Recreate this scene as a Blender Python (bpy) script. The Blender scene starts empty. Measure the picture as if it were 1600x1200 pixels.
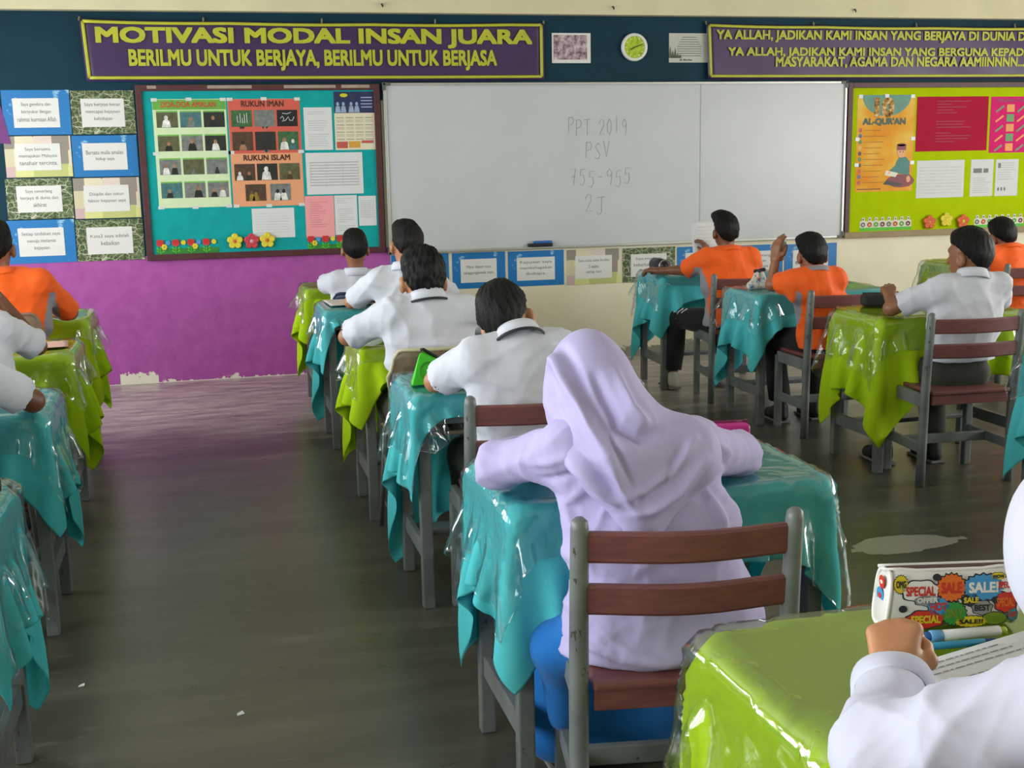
import bpy, bmesh, math, random
import numpy as np
from mathutils import Vector, Matrix
from mathutils.bvhtree import BVHTree

# ------------------------------------------------------------------ camera, light, exposure
SC = bpy.context.scene
COL = SC.collection
def look_camera():
    f, yaw, pit, rol = 1911.46, 0.244591, 0.181221, -0.0193796
    F = Vector((math.sin(yaw)*math.cos(pit), math.cos(yaw)*math.cos(pit), -math.sin(pit)))
    R = Vector((math.cos(yaw), -math.sin(yaw), 0)); U = R.cross(F)
    R2 = R*math.cos(rol) + U*math.sin(rol); U2 = -R*math.sin(rol) + U*math.cos(rol)
    cd = bpy.data.cameras.new('camera'); cd.sensor_fit = 'HORIZONTAL'; cd.sensor_width = 36; cd.lens = f/1600*36
    cd.clip_start = .05
    o = bpy.data.objects.new('camera', cd); COL.objects.link(o)
    M = Matrix.Identity(4)
    for i in range(3):
        M[i][0] = R2[i]; M[i][1] = U2[i]; M[i][2] = -F[i]
    M.translation = Vector((0, -8.93, 1.513)); o.matrix_world = M
    SC.camera = o
look_camera()
W = bpy.data.worlds.new('world'); SC.world = W; W.use_nodes = True
bg = W.node_tree.nodes['Background']; bg.inputs[0].default_value = (.80, .90, 1, 1); bg.inputs[1].default_value = 1.2
def area(name, loc, rot, sx, sy, power, col):
    l = bpy.data.lights.new(name, 'AREA'); l.shape = 'RECTANGLE'; l.size = sx; l.size_y = sy; l.energy = power; l.color = col
    o = bpy.data.objects.new(name, l); COL.objects.link(o); o.location = loc; o.rotation_euler = rot
R = math.radians
# daylight coming in through the two window walls
area('daylight_left', (-2.95, -5.0, 1.60), (0, R(-82), 0), 1.5, 8.6, 205, (.95, .98, 1))
area('daylight_right', (8.35, -5.6, 1.60), (0, R(82), 0), 1.5, 7.4, 225, (1, .97, .92))
VS = SC.view_settings
VS.view_transform = 'Standard'; VS.look = 'None'; VS.gamma = 1; VS.use_curve_mapping = False; VS.exposure = 0.95
SC.cycles.max_bounces = 10; SC.cycles.diffuse_bounces = 5; SC.cycles.transparent_max_bounces = 12
SC.cycles.use_denoising = True; SC.cycles.caustics_reflective = False; SC.cycles.caustics_refractive = False
SC.cycles.sample_clamp_indirect = 6

# ------------------------------------------------------------------ materials
def lin(h):
    h = h.lstrip('#'); c = [int(h[i:i+2], 16)/255 for i in (0, 2, 4)]
    return tuple(x/12.92 if x <= .04045 else ((x+.055)/1.055)**2.4 for x in c)
class NT:
    def __init__(s, m): s.t = m.node_tree; s.n = s.t.nodes; s.l = s.t.links
    def add(s, typ, **kw):
        n = s.n.new(typ)
        for k, v in kw.items(): setattr(n, k, v)
        return n
    def link(s, a, b): s.l.new(a, b)
    def coord(s, scale=(1, 1, 1)):
        c = s.add('ShaderNodeTexCoord'); m = s.add('ShaderNodeMapping'); m.inputs['Scale'].default_value = scale
        s.link(c.outputs['Object'], m.inputs['Vector']); return m.outputs[0]
    def noise(s, vec, scale, detail=4, rough=.55):
        n = s.add('ShaderNodeTexNoise'); n.inputs['Scale'].default_value = scale; n.inputs['Detail'].default_value = detail
        n.inputs['Roughness'].default_value = rough; s.link(vec, n.inputs['Vector']); return n.outputs['Fac']
    def ramp(s, fac, stops):
        r = s.add('ShaderNodeValToRGB'); e = r.color_ramp.elements
        while len(e) < len(stops): e.new(.5)
        for i, (p, c) in enumerate(stops): e[i].position = p; e[i].color = (*c[:3], 1)
        s.link(fac, r.inputs[0]); return r.outputs[0]
    def mix(s, fac, a, b):
        m = s.add('ShaderNodeMix', data_type='RGBA')
        for sock, v in ((m.inputs[0], fac), (m.inputs[6], a), (m.inputs[7], b)):
            if hasattr(v, 'links'): s.link(v, sock)
            elif isinstance(v, (int, float)): sock.default_value = v
            else: sock.default_value = (*v[:3], 1)
        return m.outputs[2]
    def math(s, op, a, b=0, c=None):
        m = s.add('ShaderNodeMath', operation=op)
        for i, v in enumerate((a, b, c)):
            if v is None: continue
            if hasattr(v, 'links'): s.link(v, m.inputs[i])
            else: m.inputs[i].default_value = v
        return m.outputs[0]
MATS = {}
def newmat(name):
    m = bpy.data.materials.new(name); m.use_nodes = True
    return m, NT(m), m.node_tree.nodes['Principled BSDF']
def mat(name, col, rough=.6, var=.12, scale=14, stretch=(1, 1, 1), spec=.5, metal=0, bump=0, bscale=60, sheen=0, trans=0):
    """principled material whose colour varies a little with noise"""
    if name in MATS: return MATS[name]
    c = lin(col) if isinstance(col, str) else col
    m, t, b = newmat(name)
    v = t.coord(stretch); f = t.noise(v, scale)
    lo = tuple(x*(1-var) for x in c); hi = tuple(min(1, x*(1+var)) for x in c)
    t.link(t.ramp(f, [(.3, lo), (.7, hi)]), b.inputs['Base Color'])
    b.inputs['Roughness'].default_value = rough; b.inputs['Specular IOR Level'].default_value = spec
    b.inputs['Metallic'].default_value = metal
    if sheen: b.inputs['Sheen Weight'].default_value = sheen
    if bump:
        n = t.noise(v, bscale, 3); k = t.add('ShaderNodeBump'); k.inputs['Strength'].default_value = bump
        k.inputs['Distance'].default_value = .004; t.link(n, k.inputs['Height']); t.link(k.outputs[0], b.inputs['Normal'])
    if trans:
        tr = t.add('ShaderNodeBsdfTranslucent'); tr.inputs[0].default_value = (*c, 1)
        mx = t.add('ShaderNodeMixShader'); mx.inputs[0].default_value = trans
        out = t.n['Material Output']; t.link(b.outputs[0], mx.inputs[1]); t.link(tr.outputs[0], mx.inputs[2]); t.link(mx.outputs[0], out.inputs[0])
    MATS[name] = m; return m
def clear_plastic():
    m, t, b = newmat('clear_plastic'); t.n.remove(b)
    v = t.coord(); n = t.noise(v, 12, 2); k = t.add('ShaderNodeBump'); k.inputs['Strength'].default_value = .22; k.inputs['Distance'].default_value = .008
    t.link(n, k.inputs['Height'])
    g = t.add('ShaderNodeBsdfGlossy'); g.inputs['Roughness'].default_value = .07; t.link(k.outputs[0], g.inputs['Normal'])
    tr = t.add('ShaderNodeBsdfTransparent'); tr.inputs[0].default_value = (.97, .98, .98, 1)
    lw = t.add('ShaderNodeFresnel'); lw.inputs['IOR'].default_value = 1.38; t.link(k.outputs[0], lw.inputs['Normal'])
    mx = t.add('ShaderNodeMixShader'); f = t.math('MINIMUM', t.math('ADD', t.math('MULTIPLY', lw.outputs[0], .62), .008), .34)
    t.link(f, mx.inputs[0]); t.link(tr.outputs[0], mx.inputs[1]); t.link(g.outputs[0], mx.inputs[2])
    t.link(mx.outputs[0], t.n['Material Output'].inputs[0]); return m
PLASTIC = clear_plastic()

def wall_paint():
    """cream wall, navy band on top and behind the cards, purple dado on the left with peeled paint at its foot"""
    m, t, b = newmat('painted_wall')
    c = t.add('ShaderNodeTexCoord'); sp = t.add('ShaderNodeSeparateXYZ'); t.link(c.outputs['Object'], sp.inputs[0])
    X, Z = sp.outputs[0], sp.outputs[2]
    v = t.coord(); n1 = t.noise(v, 2.2, 6); n2 = t.noise(v, 9, 6, .7); n3 = t.noise(t.coord((1, 1, 1)), 26, 4, .7)
    cream = t.ramp(n1, [(.3, lin('#ddd6bb')), (.75, lin('#ebe5cf'))])
    # grime and peeling near the floor
    g = t.math('LESS_THAN', t.math('ADD', Z, t.math('MULTIPLY', n2, -.38)), -.115)
    cream = t.mix(g, cream, lin('#8f8f84'))
    smud = t.math('MULTIPLY', t.math('GREATER_THAN', n3, .70), .25)
    cream = t.mix(smud, cream, lin('#a39c86'))
    purple = t.ramp(n2, [(.3, lin('#9c4a97')), (.72, lin('#b05ea9'))])
    chip = t.math('LESS_THAN', t.math('SUBTRACT', Z, t.math('MULTIPLY', t.math('MAXIMUM', t.math('SUBTRACT', n2, .50), 0), .22)), .004)
    bx_ = t.math('MULTIPLY', t.math('GREATER_THAN', X, -.62), t.math('LESS_THAN', X, -.36))
    low = t.math('LESS_THAN', t.math('SUBTRACT', Z, t.math('MULTIPLY', n3, .16)), -.005)
    chip = t.math('MAXIMUM', chip, t.math('MULTIPLY', bx_, low))
    spk = t.math('MULTIPLY', t.math('GREATER_THAN', n3, .745), .35)
    purple = t.mix(spk, purple, lin('#c49cc0'))
    purple = t.mix(chip, purple, lin('#e0dccb'))
    navy = t.ramp(n1, [(.3, lin('#062c3b')), (.75, lin('#0a384a'))])
    isp = t.math('MULTIPLY', t.math('LESS_THAN', X, 1.33), t.math('LESS_THAN', Z, .90))
    col = t.mix(isp, cream, purple)
    isn = t.math('MAXIMUM', t.math('GREATER_THAN', Z, 1.95), t.math('MULTIPLY', t.math('LESS_THAN', X, 1.3), t.math('GREATER_THAN', Z, .90)))
    col = t.mix(isn, col, navy)
    t.link(col, b.inputs['Base Color']); b.inputs['Roughness'].default_value = .6; b.inputs['Specular IOR Level'].default_value = .2
    return m
def floor_mat():
    m, t, b = newmat('polished_cement')
    v = t.coord((.45, 2.4, 1)); n = t.noise(v, 2.2, 8, .65); n2 = t.noise(t.coord((.5, 1.8, 1)), 7, 6, .7); n3 = t.noise(t.coord(), 30, 5, .7)
    a = t.ramp(n, [(.28, lin('#37372d')), (.5, lin('#46453a')), (.74, lin('#5a584d'))])
    a = t.mix(t.math('MULTIPLY', t.math('GREATER_THAN', n2, .62), .22), a, lin('#7e7b71'))
    a = t.mix(t.math('MULTIPLY', t.math('LESS_THAN', n2, .36), .3), a, lin('#313128'))
    # pale front band: scuffs plus the light on the floor, painted into the colour
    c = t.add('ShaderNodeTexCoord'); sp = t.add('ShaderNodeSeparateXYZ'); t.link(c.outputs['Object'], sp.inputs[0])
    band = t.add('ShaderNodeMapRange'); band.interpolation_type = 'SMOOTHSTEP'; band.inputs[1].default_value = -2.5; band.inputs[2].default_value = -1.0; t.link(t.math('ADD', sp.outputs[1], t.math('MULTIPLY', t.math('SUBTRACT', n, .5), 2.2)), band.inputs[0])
    n5 = t.noise(t.coord((1.1, 4.5, 1)), 2.6, 9, .75); scuff_light = t.math('MULTIPLY', band.outputs[0], t.math('MULTIPLY', t.math('SUBTRACT', t.math('MULTIPLY', n5, 3.2), .95), .9)); scuff_light = t.math('MAXIMUM', t.math('MINIMUM', scuff_light, .8), 0)
    a = t.mix(scuff_light, a, lin('#cfc0bb'))
    # a worn pale patch in the aisle with its own ragged outline
    c = t.add('ShaderNodeTexCoord'); sp = t.add('ShaderNodeSeparateXYZ'); t.link(c.outputs['Object'], sp.inputs[0])
    dx = t.math('DIVIDE', t.math('SUBTRACT', sp.outputs[0], 2.60), .30); dy = t.math('DIVIDE', t.math('SUBTRACT', sp.outputs[1], -4.83), .12)
    d = t.math('ADD', t.math('MULTIPLY', dx, dx), t.math('MULTIPLY', dy, dy)); n4 = t.noise(t.coord(), 6, 4)
    pf = t.math('LESS_THAN', t.math('ADD', d, t.math('MULTIPLY', n4, 1.6)), 1.45)
    a = t.mix(pf, a, lin('#98968a'))
    t.link(a, b.inputs['Base Color'])
    t.link(t.math('ADD', t.math('MULTIPLY', n2, .22), .20), b.inputs['Roughness']); b.inputs['Specular IOR Level'].default_value = .85
    k = t.add('ShaderNodeBump'); k.inputs['Strength'].default_value = .08; k.inputs['Distance'].default_value = .01; t.link(n2, k.inputs['Height']); t.link(k.outputs[0], b.inputs['Normal'])
    return m
def camo(name, cols, scale, detail=3):
    m, t, b = newmat(name); n = t.noise(t.coord(), scale, detail, .65)
    k = len(cols); t.link(t.ramp(n, [(.34+.32*i/(k-1), lin(c)) for i, c in enumerate(cols)]), b.inputs['Base Color']); b.inputs['Roughness'].default_value = .6; b.inputs['Specular IOR Level'].default_value = .2; return m
def stones_mat():
    m, t, b = newmat('leafy_stone_print')
    vo = t.add('ShaderNodeTexVoronoi'); vo.feature = 'DISTANCE_TO_EDGE'; vo.inputs['Scale'].default_value = 15; t.link(t.coord((1, 1, 1.6)), vo.inputs['Vector'])
    leaf = t.ramp(t.noise(t.coord(), 60, 4, .7), [(.35, lin('#26331c')), (.5, lin('#4a5c35')), (.68, lin('#8c9a70'))])
    e = t.math('LESS_THAN', t.math('ADD', vo.outputs['Distance'], t.math('MULTIPLY', t.noise(t.coord(), 8), .05)), .047)
    t.link(t.mix(e, leaf, lin('#b9bba4')), b.inputs['Base Color']); b.inputs['Roughness'].default_value = .5; return m
def patch_mat():
    m, t, b = newmat('patchwork_print')
    vo = t.add('ShaderNodeTexVoronoi'); vo.distance = 'CHEBYCHEV'; vo.inputs['Scale'].default_value = 9; vo.inputs['Randomness'].default_value = .35; t.link(t.coord(), vo.inputs['Vector'])
    s = t.add('ShaderNodeSeparateColor'); t.link(vo.outputs['Color'], s.inputs[0])
    r = t.add('ShaderNodeValToRGB'); r.color_ramp.interpolation = 'CONSTANT'; e = r.color_ramp.elements
    cs = ['#c9c0a0', '#cfd08a', '#c3a7a8', '#d8cfb4', '#b9bd77', '#8d867c', '#d6c7bd']
    while len(e) < len(cs): e.new(.5)
    for i, c in enumerate(cs): e[i].position = i/len(cs); e[i].color = (*lin(c), 1)
    t.link(s.outputs[0], r.inputs[0]); t.link(r.outputs[0], b.inputs['Base Color']); b.inputs['Roughness'].default_value = .5; return m
def wood(name, c1, c2, scr='#3c2722'):
    m, t, b = newmat(name)
    n = t.noise(t.coord((2, 14, 14)), 5, 6, .65); a = t.ramp(n, [(.3, lin(c1)), (.72, lin(c2))])
    s = t.noise(t.coord((5, 30, 40)), 7, 5, .8); a = t.mix(t.math('GREATER_THAN', s, .67), a, lin(scr))
    t.link(a, b.inputs['Base Color']); b.inputs['Roughness'].default_value = .42; return m
def worn_grey():
    m, t, b = newmat('worn_grey_paint')
    n = t.noise(t.coord(), 8, 5); a = t.ramp(n, [(.3, lin('#5b6061')), (.7, lin('#757b79'))])
    s = t.noise(t.coord((1, 1, .5)), 45, 4, .75); a = t.mix(t.math('GREATER_THAN', s, .655), a, lin('#3b302b'))
    t.link(a, b.inputs['Base Color']); b.inputs['Roughness'].default_value = .4; return m

# ------------------------------------------------------------------ mesh building
ORI = {}
class MB:
    """collects shapes (with a material number each) that become ONE mesh object"""
    def __init__(s): s.v = []; s.f = []; s.m = []; s.M = None
    def add(s, vs, fs, mi=0):
        o = len(s.v)
        if s.M is not None: vs = [tuple(s.M @ Vector(p)) for p in vs]
        s.v += [tuple(map(float, p)) for p in vs]; s.f += [tuple(i+o for i in f) for f in fs]; s.m += [mi]*len(fs); return s
    def box(s, c, d, mi=0, bev=0, rot=None, seg=2):
        bm = bmesh.new(); bmesh.ops.create_cube(bm, size=1)
        for v in bm.verts: v.co = Vector((v.co.x*d[0], v.co.y*d[1], v.co.z*d[2]))
        if bev: bmesh.ops.bevel(bm, geom=bm.edges[:], offset=bev, segments=seg, affect='EDGES', profile=.6)
        if rot is not None:
            for v in bm.verts: v.co = rot @ v.co
        bm.verts.index_update()
        s.add([v.co + Vector(c) for v in bm.verts], [[v.index for v in f.verts] for f in bm.faces], mi); bm.free(); return s
    def bar(s, a, b, w, d, mi=0, bev=.004):
        a, b = Vector(a), Vector(b); z = (b-a).normalized(); x = Vector((1, 0, 0)); x = (x - z*x.dot(z)).normalized() if abs(z.x) < .95 else Vector((0, 1, 0)); y = z.cross(x)
        return s.box((a+b)/2, (w, d, (b-a).length), mi, bev, Matrix((x, y, z)).transposed())
    def tube(s, pts, r, mi=0, n=8, caps=True, squash=1):
        pts = [Vector(p) for p in pts]; L = len(pts); rs = r if hasattr(r, '__len__') else [r]*L
        vs = []; fs = []; ref = None
        for i, p in enumerate(pts):
            t = (pts[min(i+1, L-1)] - pts[max(i-1, 0)]).normalized()
            if ref is None: ref = Vector((0, 0, 1)) if abs(t.z) < .9 else Vector((1, 0, 0))
            u = (ref - t*ref.dot(t)).normalized(); w = t.cross(u); ref = u
            for k in range(n):
                a = 2*math.pi*k/n; vs.append(p + (u*math.cos(a)*squash + w*math.sin(a))*rs[i])
        for i in range(L-1):
            for k in range(n): fs.append((i*n+k, i*n+(k+1) % n, (i+1)*n+(k+1) % n, (i+1)*n+k))
        if caps: fs += [tuple(range(n-1, -1, -1)), tuple((L-1)*n+k for k in range(n))]
        return s.add(vs, fs, mi)
    def hull(s, pts, bev=.006, mi=0):
        bm = bmesh.new()
        for p in pts: bm.verts.new(p)
        r = bmesh.ops.convex_hull(bm, input=bm.verts[:]); bmesh.ops.dissolve_limit(bm, angle_limit=.05, verts=bm.verts[:], edges=bm.edges[:])
        bmesh.ops.bevel(bm, geom=bm.edges[:], offset=bev, segments=3, affect='EDGES', profile=.5, clamp_overlap=True); bm.verts.index_update()
        s.add([v.co.copy() for v in bm.verts], [[v.index for v in f.verts] for f in bm.faces], mi); bm.free(); return s
    def lathe(s, prof, c=(0, 0, 0), mi=0, n=24, sx=1, sy=1, axis=None):
        vs = []; fs = []; L = len(prof)
        for r, z in prof:
            for k in range(n): a = 2*math.pi*k/n; vs.append(Vector((r*math.cos(a)*sx, r*math.sin(a)*sy, z)))
        if axis is not None: vs = [axis @ v for v in vs]
        vs = [v+Vector(c) for v in vs]
        for i in range(L-1):
            for k in range(n): fs.append((i*n+k, i*n+(k+1) % n, (i+1)*n+(k+1) % n, (i+1)*n+k))
        return s.add(vs, fs, mi)
    def poly(s, pts, y, th=.001, mi=0):
        """outline in wall coordinates (x, z), front at y, th thick"""
        n = len(pts); ar = sum(pts[i][0]*pts[(i+1) % n][1]-pts[(i+1) % n][0]*pts[i][1] for i in range(n))
        if ar < 0: pts = pts[::-1]
        vs = [(x, y, z) for x, z in pts] + [(x, y+th, z) for x, z in pts]
        fs = [tuple(range(n))] + [tuple(range(2*n-1, n-1, -1))] + [(i+n, (i+1) % n+n, (i+1) % n, i) for i in range(n)]
        return s.add(vs, fs, mi)
    def rect(s, x0, x1, z0, z1, y, th=.001, mi=0): return s.poly([(x0, z0), (x1, z0), (x1, z1), (x0, z1)], y, th, mi)
    def disc(s, cx, cz, rx, rz, y, th=.001, mi=0, n=20, a0=0, a1=2*math.pi):
        full = abs(a1-a0-2*math.pi) < 1e-6
        return s.poly([(cx+rx*math.cos(a0+(a1-a0)*k/(n if full else n-1)), cz+rz*math.sin(a0+(a1-a0)*k/(n if full else n-1))) for k in range(n)], y, th, mi)
    def text(s, body, x0, x1, z0, z1, y, mi=0, bold=.0, fit=True, shear=0):
        """lettering fitted into the wall rectangle"""
        cu = bpy.data.curves.new('lettering', 'FONT'); cu.body = body; cu.align_x = 'CENTER'; cu.resolution_u = 3; cu.shear = shear; cu.space_line = .95
        o = bpy.data.objects.new('lettering', cu); COL.objects.link(o)
        dg = bpy.context.evaluated_depsgraph_get(); me = o.evaluated_get(dg).to_mesh()
        P = [v.co.copy() for v in me.vertices]; F = [tuple(p.vertices) for p in me.polygons]
        o.evaluated_get(dg).to_mesh_clear(); bpy.data.objects.remove(o); bpy.data.curves.remove(cu)
        if not P: return s
        ax, bx = min(p.x for p in P), max(p.x for p in P); ay, by = min(p.y for p in P), max(p.y for p in P)
        kx = (x1-x0)/(bx-ax); kz = (z1-z0)/(by-ay)
        if not fit: kx = kz = min(kx, kz)
        cx, cz = (x0+x1)/2, (z0+z1)/2
        b = bold*1.1; n = 0
        for dx, dz in ([(0, 0)] if b < .02 else [(-b, -b), (b, -b), (b, b), (-b, b), (0, b), (0, -b)]):
            s.add([(cx+(p.x+dx*(1+.0)-(ax+bx)/2)*kx, y-n*1e-5, cz+(p.y+dz-(ay+by)/2)*kz) for p in P], F, mi); n += 1
        return s
    def strokes(s, lines, w, y, mi=0):
        for L in lines: s.tube([(x, y, z) for x, z in L], w, mi, 5)
        return s
    def build(s, name, mats, parent=None, smooth=False, origin=None):
        return obj(name, s.v, s.f, mats, parent, smooth, s.m, origin)
def obj(name, v, f, mats, parent=None, smooth=False, mi=None, origin=None):
    v = np.asarray(v, float).reshape(-1, 3)
    if parent is not None: o0 = ORI[parent.name]
    elif origin is not None: o0 = np.array(origin, float)
    else:
        lo, hi = v.min(0), v.max(0); o0 = np.array([(lo[0]+hi[0])/2, (lo[1]+hi[1])/2, lo[2]])
    me = bpy.data.meshes.new(name); me.from_pydata((v-o0).tolist(), [], f if isinstance(f, list) else f.tolist())
    for m in (mats if isinstance(mats, (list, tuple)) else [mats]): me.materials.append(m)
    if mi is not None and len(me.materials) > 1: me.polygons.foreach_set('material_index', np.array(mi, np.int32))
    if smooth: me.polygons.foreach_set('use_smooth', np.ones(len(me.polygons), bool))
    me.update()
    o = bpy.data.objects.new(name, me); COL.objects.link(o); ORI[o.name] = o0
    if parent is not None: o.parent = parent
    else: o.location = o0
    return o
def thing(name, label, cat, loc=(0, 0, 0), group=None, rz=0):
    o = bpy.data.objects.new(name, None); COL.objects.link(o); o.location = loc; o.rotation_euler = (0, 0, rz); o.empty_display_size = .1
    o['label'] = label; o['category'] = cat
    if group: o['group'] = group
    ORI[o.name] = np.array(loc, float) if rz == 0 else np.zeros(3); return o
def tag(o, label, cat, group=None):
    o['label'] = label; o['category'] = cat
    if group: o['group'] = group
    return o
def struct(o): o['kind'] = 'structure'; return o
def local(o): ORI[o.name] = np.zeros(3); return o      # children given in the thing's own coordinates
def dup(root, loc, rz, label, group=None):
    r = root.copy(); COL.objects.link(r); r.location = loc; r.rotation_euler = (0, 0, rz); r['label'] = label
    if group: r['group'] = group
    for ch in root.children:
        c = ch.copy(); COL.objects.link(c); c.parent = r
        for g in ch.children:
            d = g.copy(); COL.objects.link(d); d.parent = c
    ORI[r.name] = np.array(loc, float); return r

# ------------------------------------------------------------------ smooth bodies: blended distance fields turned into one continuous surface
def nrm(v): v = np.asarray(v, float); return v/np.linalg.norm(v)
class SDF:
    def __init__(s): s.p = []; s.post = None
    def cone(s, a, b, ra, rb, k=.02, w=None, fw=1., capb=False, capa=False, op='u'):
        a = np.asarray(a, float); b = np.asarray(b, float); ax = b-a; L2 = max(ax@ax, 1e-9); un = ax/math.sqrt(L2); Ln = math.sqrt(L2)
        def fn(P):
            q = P-a; t = np.clip(q@ax/L2, 0, 1); d = q - t[..., None]*ax
            if w is not None:
                c = d@w; d = d + ((1/fw-1)*c)[..., None]*w
            e = np.sqrt((d*d).sum(-1)) - (ra+(rb-ra)*t)
            if capb: e = np.maximum(e, q@un-Ln)
            if capa: e = np.maximum(e, -(q@un))
            return e
        R_ = max(ra, rb)*max(fw, 1); s.p.append((fn, np.minimum(a, b)-R_, np.maximum(a, b)+R_, k, op)); return s
    def ell(s, c, r, B=None, k=.02, op='u', cut=None):
        c = np.asarray(c, float); r = np.asarray(r, float); B = np.eye(3) if B is None else np.asarray(B)   # rows = axes
        def fn(P):
            q = (P-c)@B.T; u = q/r; n = np.sqrt((u*u).sum(-1))+1e-9; g = np.sqrt(((u/r)**2).sum(-1))+1e-9
            e = n*(n-1)/g
            if cut is not None: e = np.maximum(e, cut(q))
            return e
        m = r.max(); s.p.append((fn, c-m, c+m, k, op)); return s
    def func(s, fn, lo, hi, k=.02, op='u'): s.p.append((fn, np.asarray(lo, float), np.asarray(hi, float), k, op)); return s
    def mesh(s, h):
        lo = np.min([p[1] for p in s.p if p[4] == 'u'], 0)-2.5*h-.01; hi = np.max([p[2] for p in s.p if p[4] == 'u'], 0)+2.5*h+.01
        n = np.ceil((hi-lo)/h).astype(int)+1
        ax = [lo[i]+h*np.arange(n[i]) for i in range(3)]
        D = np.full(n, .12)
        for fn, l, u, k, op in s.p:
            i0 = np.clip(np.floor((l-.06-lo)/h).astype(int), 0, n-1); i1 = np.clip(np.ceil((u+.06-lo)/h).astype(int)+1, 1, n)
            if (i1 <= i0).any(): continue
            sl = tuple(slice(a, b) for a, b in zip(i0, i1))
            P = np.stack(np.meshgrid(*[ax[i][sl[i]] for i in range(3)], indexing='ij'), -1)
            d = fn(P); A = D[sl]
            if op == 'u':
                hh = np.clip(.5+.5*(A-d)/k, 0, 1); D[sl] = A+(d-A)*hh-k*hh*(1-hh)
            elif op == 's': D[sl] = np.maximum(A, -d)
            elif op == 'i': D[sl] = np.maximum(A, d)
        return nets(D, lo, h)
EDG = [((0,0,0),(1,0,0)),((0,1,0),(1,1,0)),((0,0,1),(1,0,1)),((0,1,1),(1,1,1)),((0,0,0),(0,1,0)),((1,0,0),(1,1,0)),((0,0,1),(0,1,1)),((1,0,1),(1,1,1)),
       ((0,0,0),(0,0,1)),((1,0,0),(1,0,1)),((0,1,0),(0,1,1)),((1,1,0),(1,1,1))]
def nets(D, lo, h):
    s = D < 0; c = np.zeros(np.array(D.shape)-1, int)
    for i in (0, 1):
        for j in (0, 1):
            for k in (0, 1): c += s[i:i+c.shape[0], j:j+c.shape[1], k:k+c.shape[2]]
    act = (c > 0) & (c < 8); I = np.argwhere(act); idx = np.full(c.shape, -1); idx[act] = np.arange(len(I))
    P = np.zeros((len(I), 3)); N = np.zeros(len(I))
    for a, b in EDG:
        a = np.array(a); b = np.array(b); da = D[tuple((I+a).T)]; db = D[tuple((I+b).T)]; m = (da < 0) != (db < 0)
        t = np.where(m, da/np.where(m, da-db, 1), 0); P += m[:, None]*(a+t[:, None]*(b-a)); N += m
    P = lo+h*(I+P/N[:, None]); Q = []
    for axn in range(3):
        o1, o2 = (axn+1) % 3, (axn+2) % 3
        sa = np.take(s, range(0, D.shape[axn]-1), axn); sb = np.take(s, range(1, D.shape[axn]), axn)
        for inside_low in (True, False):
            ch = np.argwhere((sa & ~sb) if inside_low else (~sa & sb))
            ok = (ch[:, o1] > 0) & (ch[:, o2] > 0) & (ch[:, o1] < c.shape[o1]) & (ch[:, o2] < c.shape[o2]); ch = ch[ok]
            def cell(d1, d2):
                q = ch.copy(); q[:, o1] += d1; q[:, o2] += d2; return idx[tuple(q.T)]
            q = np.stack([cell(-1, -1), cell(0, -1), cell(0, 0), cell(-1, 0)], 1)
            Q.append(q if inside_low else q[:, ::-1])
    Q = np.concatenate(Q); return P, Q[(Q >= 0).all(1)]
def waves(P, seed, freq, n=6, aniso=(1, 1, 1)):
    r = np.random.RandomState(seed); out = np.zeros(len(P))
    for _ in range(n):
        k = nrm(r.randn(3))*freq*(.6+.8*r.rand())*np.array(aniso); out += np.sin(P@k+r.rand()*6.28)
    return out/n**.5
def vnorm(P, Q):
    N = np.zeros_like(P); a = P[Q[:, 2]]-P[Q[:, 0]]; b = P[Q[:, 3]]-P[Q[:, 1]]; fn = np.cross(a, b)
    for i in range(4): np.add.at(N, Q[:, i], fn)
    return N/(np.linalg.norm(N, axis=1, keepdims=True)+1e-12)
def folds(P, Q, seed, amp=.006, freq=22, aniso=(1, 1, .5), n=4):
    N = vnorm(P, Q); r = np.random.RandomState(seed); wp = waves(P, seed+1, freq*.6, 4)*1.1; out = np.zeros(len(P)); gate = np.clip(.5+waves(P, seed+2, 9, 4)*.6, 0, 1)
    for _ in range(n):
        k = nrm(r.randn(3)*np.array(aniso))*freq*(.6+.8*r.rand()); out += (1-np.abs(np.sin(P@k+wp+r.rand()*6.28)))**2.2-.3
    return P+N*(out/n**.5*amp*(.35+.65*gate))[:, None]
def wrinkle(P, Q, seed, amp=.004, freq=30, aniso=(1, 1, .6)):
    N = vnorm(P, Q); w = waves(P, seed, freq, 5, aniso); w = np.sign(w)*np.abs(w)**.8
    return P + N*(w*amp)[:, None]

# ------------------------------------------------------------------ the room
XL, XR, YB, ZC = -2.75, 8.15, -10.4, 3.25
CREAM = mat('cream_paint', '#d9d2b4', .6, .06, 3); CEIL = mat('ceiling_paint', '#cfcdc0', .7, .05, 3)
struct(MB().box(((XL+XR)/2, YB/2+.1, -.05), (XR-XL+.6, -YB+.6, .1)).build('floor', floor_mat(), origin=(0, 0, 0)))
struct(MB().box(((XL+XR)/2, .1, ZC/2), (XR-XL+.6, .2, ZC)).build('wall_front', wall_paint(), origin=(0, 0, 0)))
struct(MB().box(((XL+XR)/2, YB-.1, ZC/2), (XR-XL+.6, .2, ZC)).build('wall_back', CREAM))
struct(MB().box(((XL+XR)/2, YB/2, ZC+.05), (XR-XL+.6, -YB+.6, .1)).build('ceiling', CEIL))
for nm, x in (('wall_left', XL-.1), ('wall_right', XR+.1)):
    m = MB(); m.box((x, YB/2, .45), (.2, -YB, .9)); m.box((x, YB/2, 2.75), (.2, -YB, 1.0))
    for y in (-.3, -2.75, -5.2, -7.65, -10.1): m.box((x, y, 1.575), (.2, .5, 1.35))
    struct(m.build(nm, CREAM))
m = MB(); m.box(((XL+XR)/2, -.045, 2.897), (XR-XL, .09, .706), 0, .006)
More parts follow.
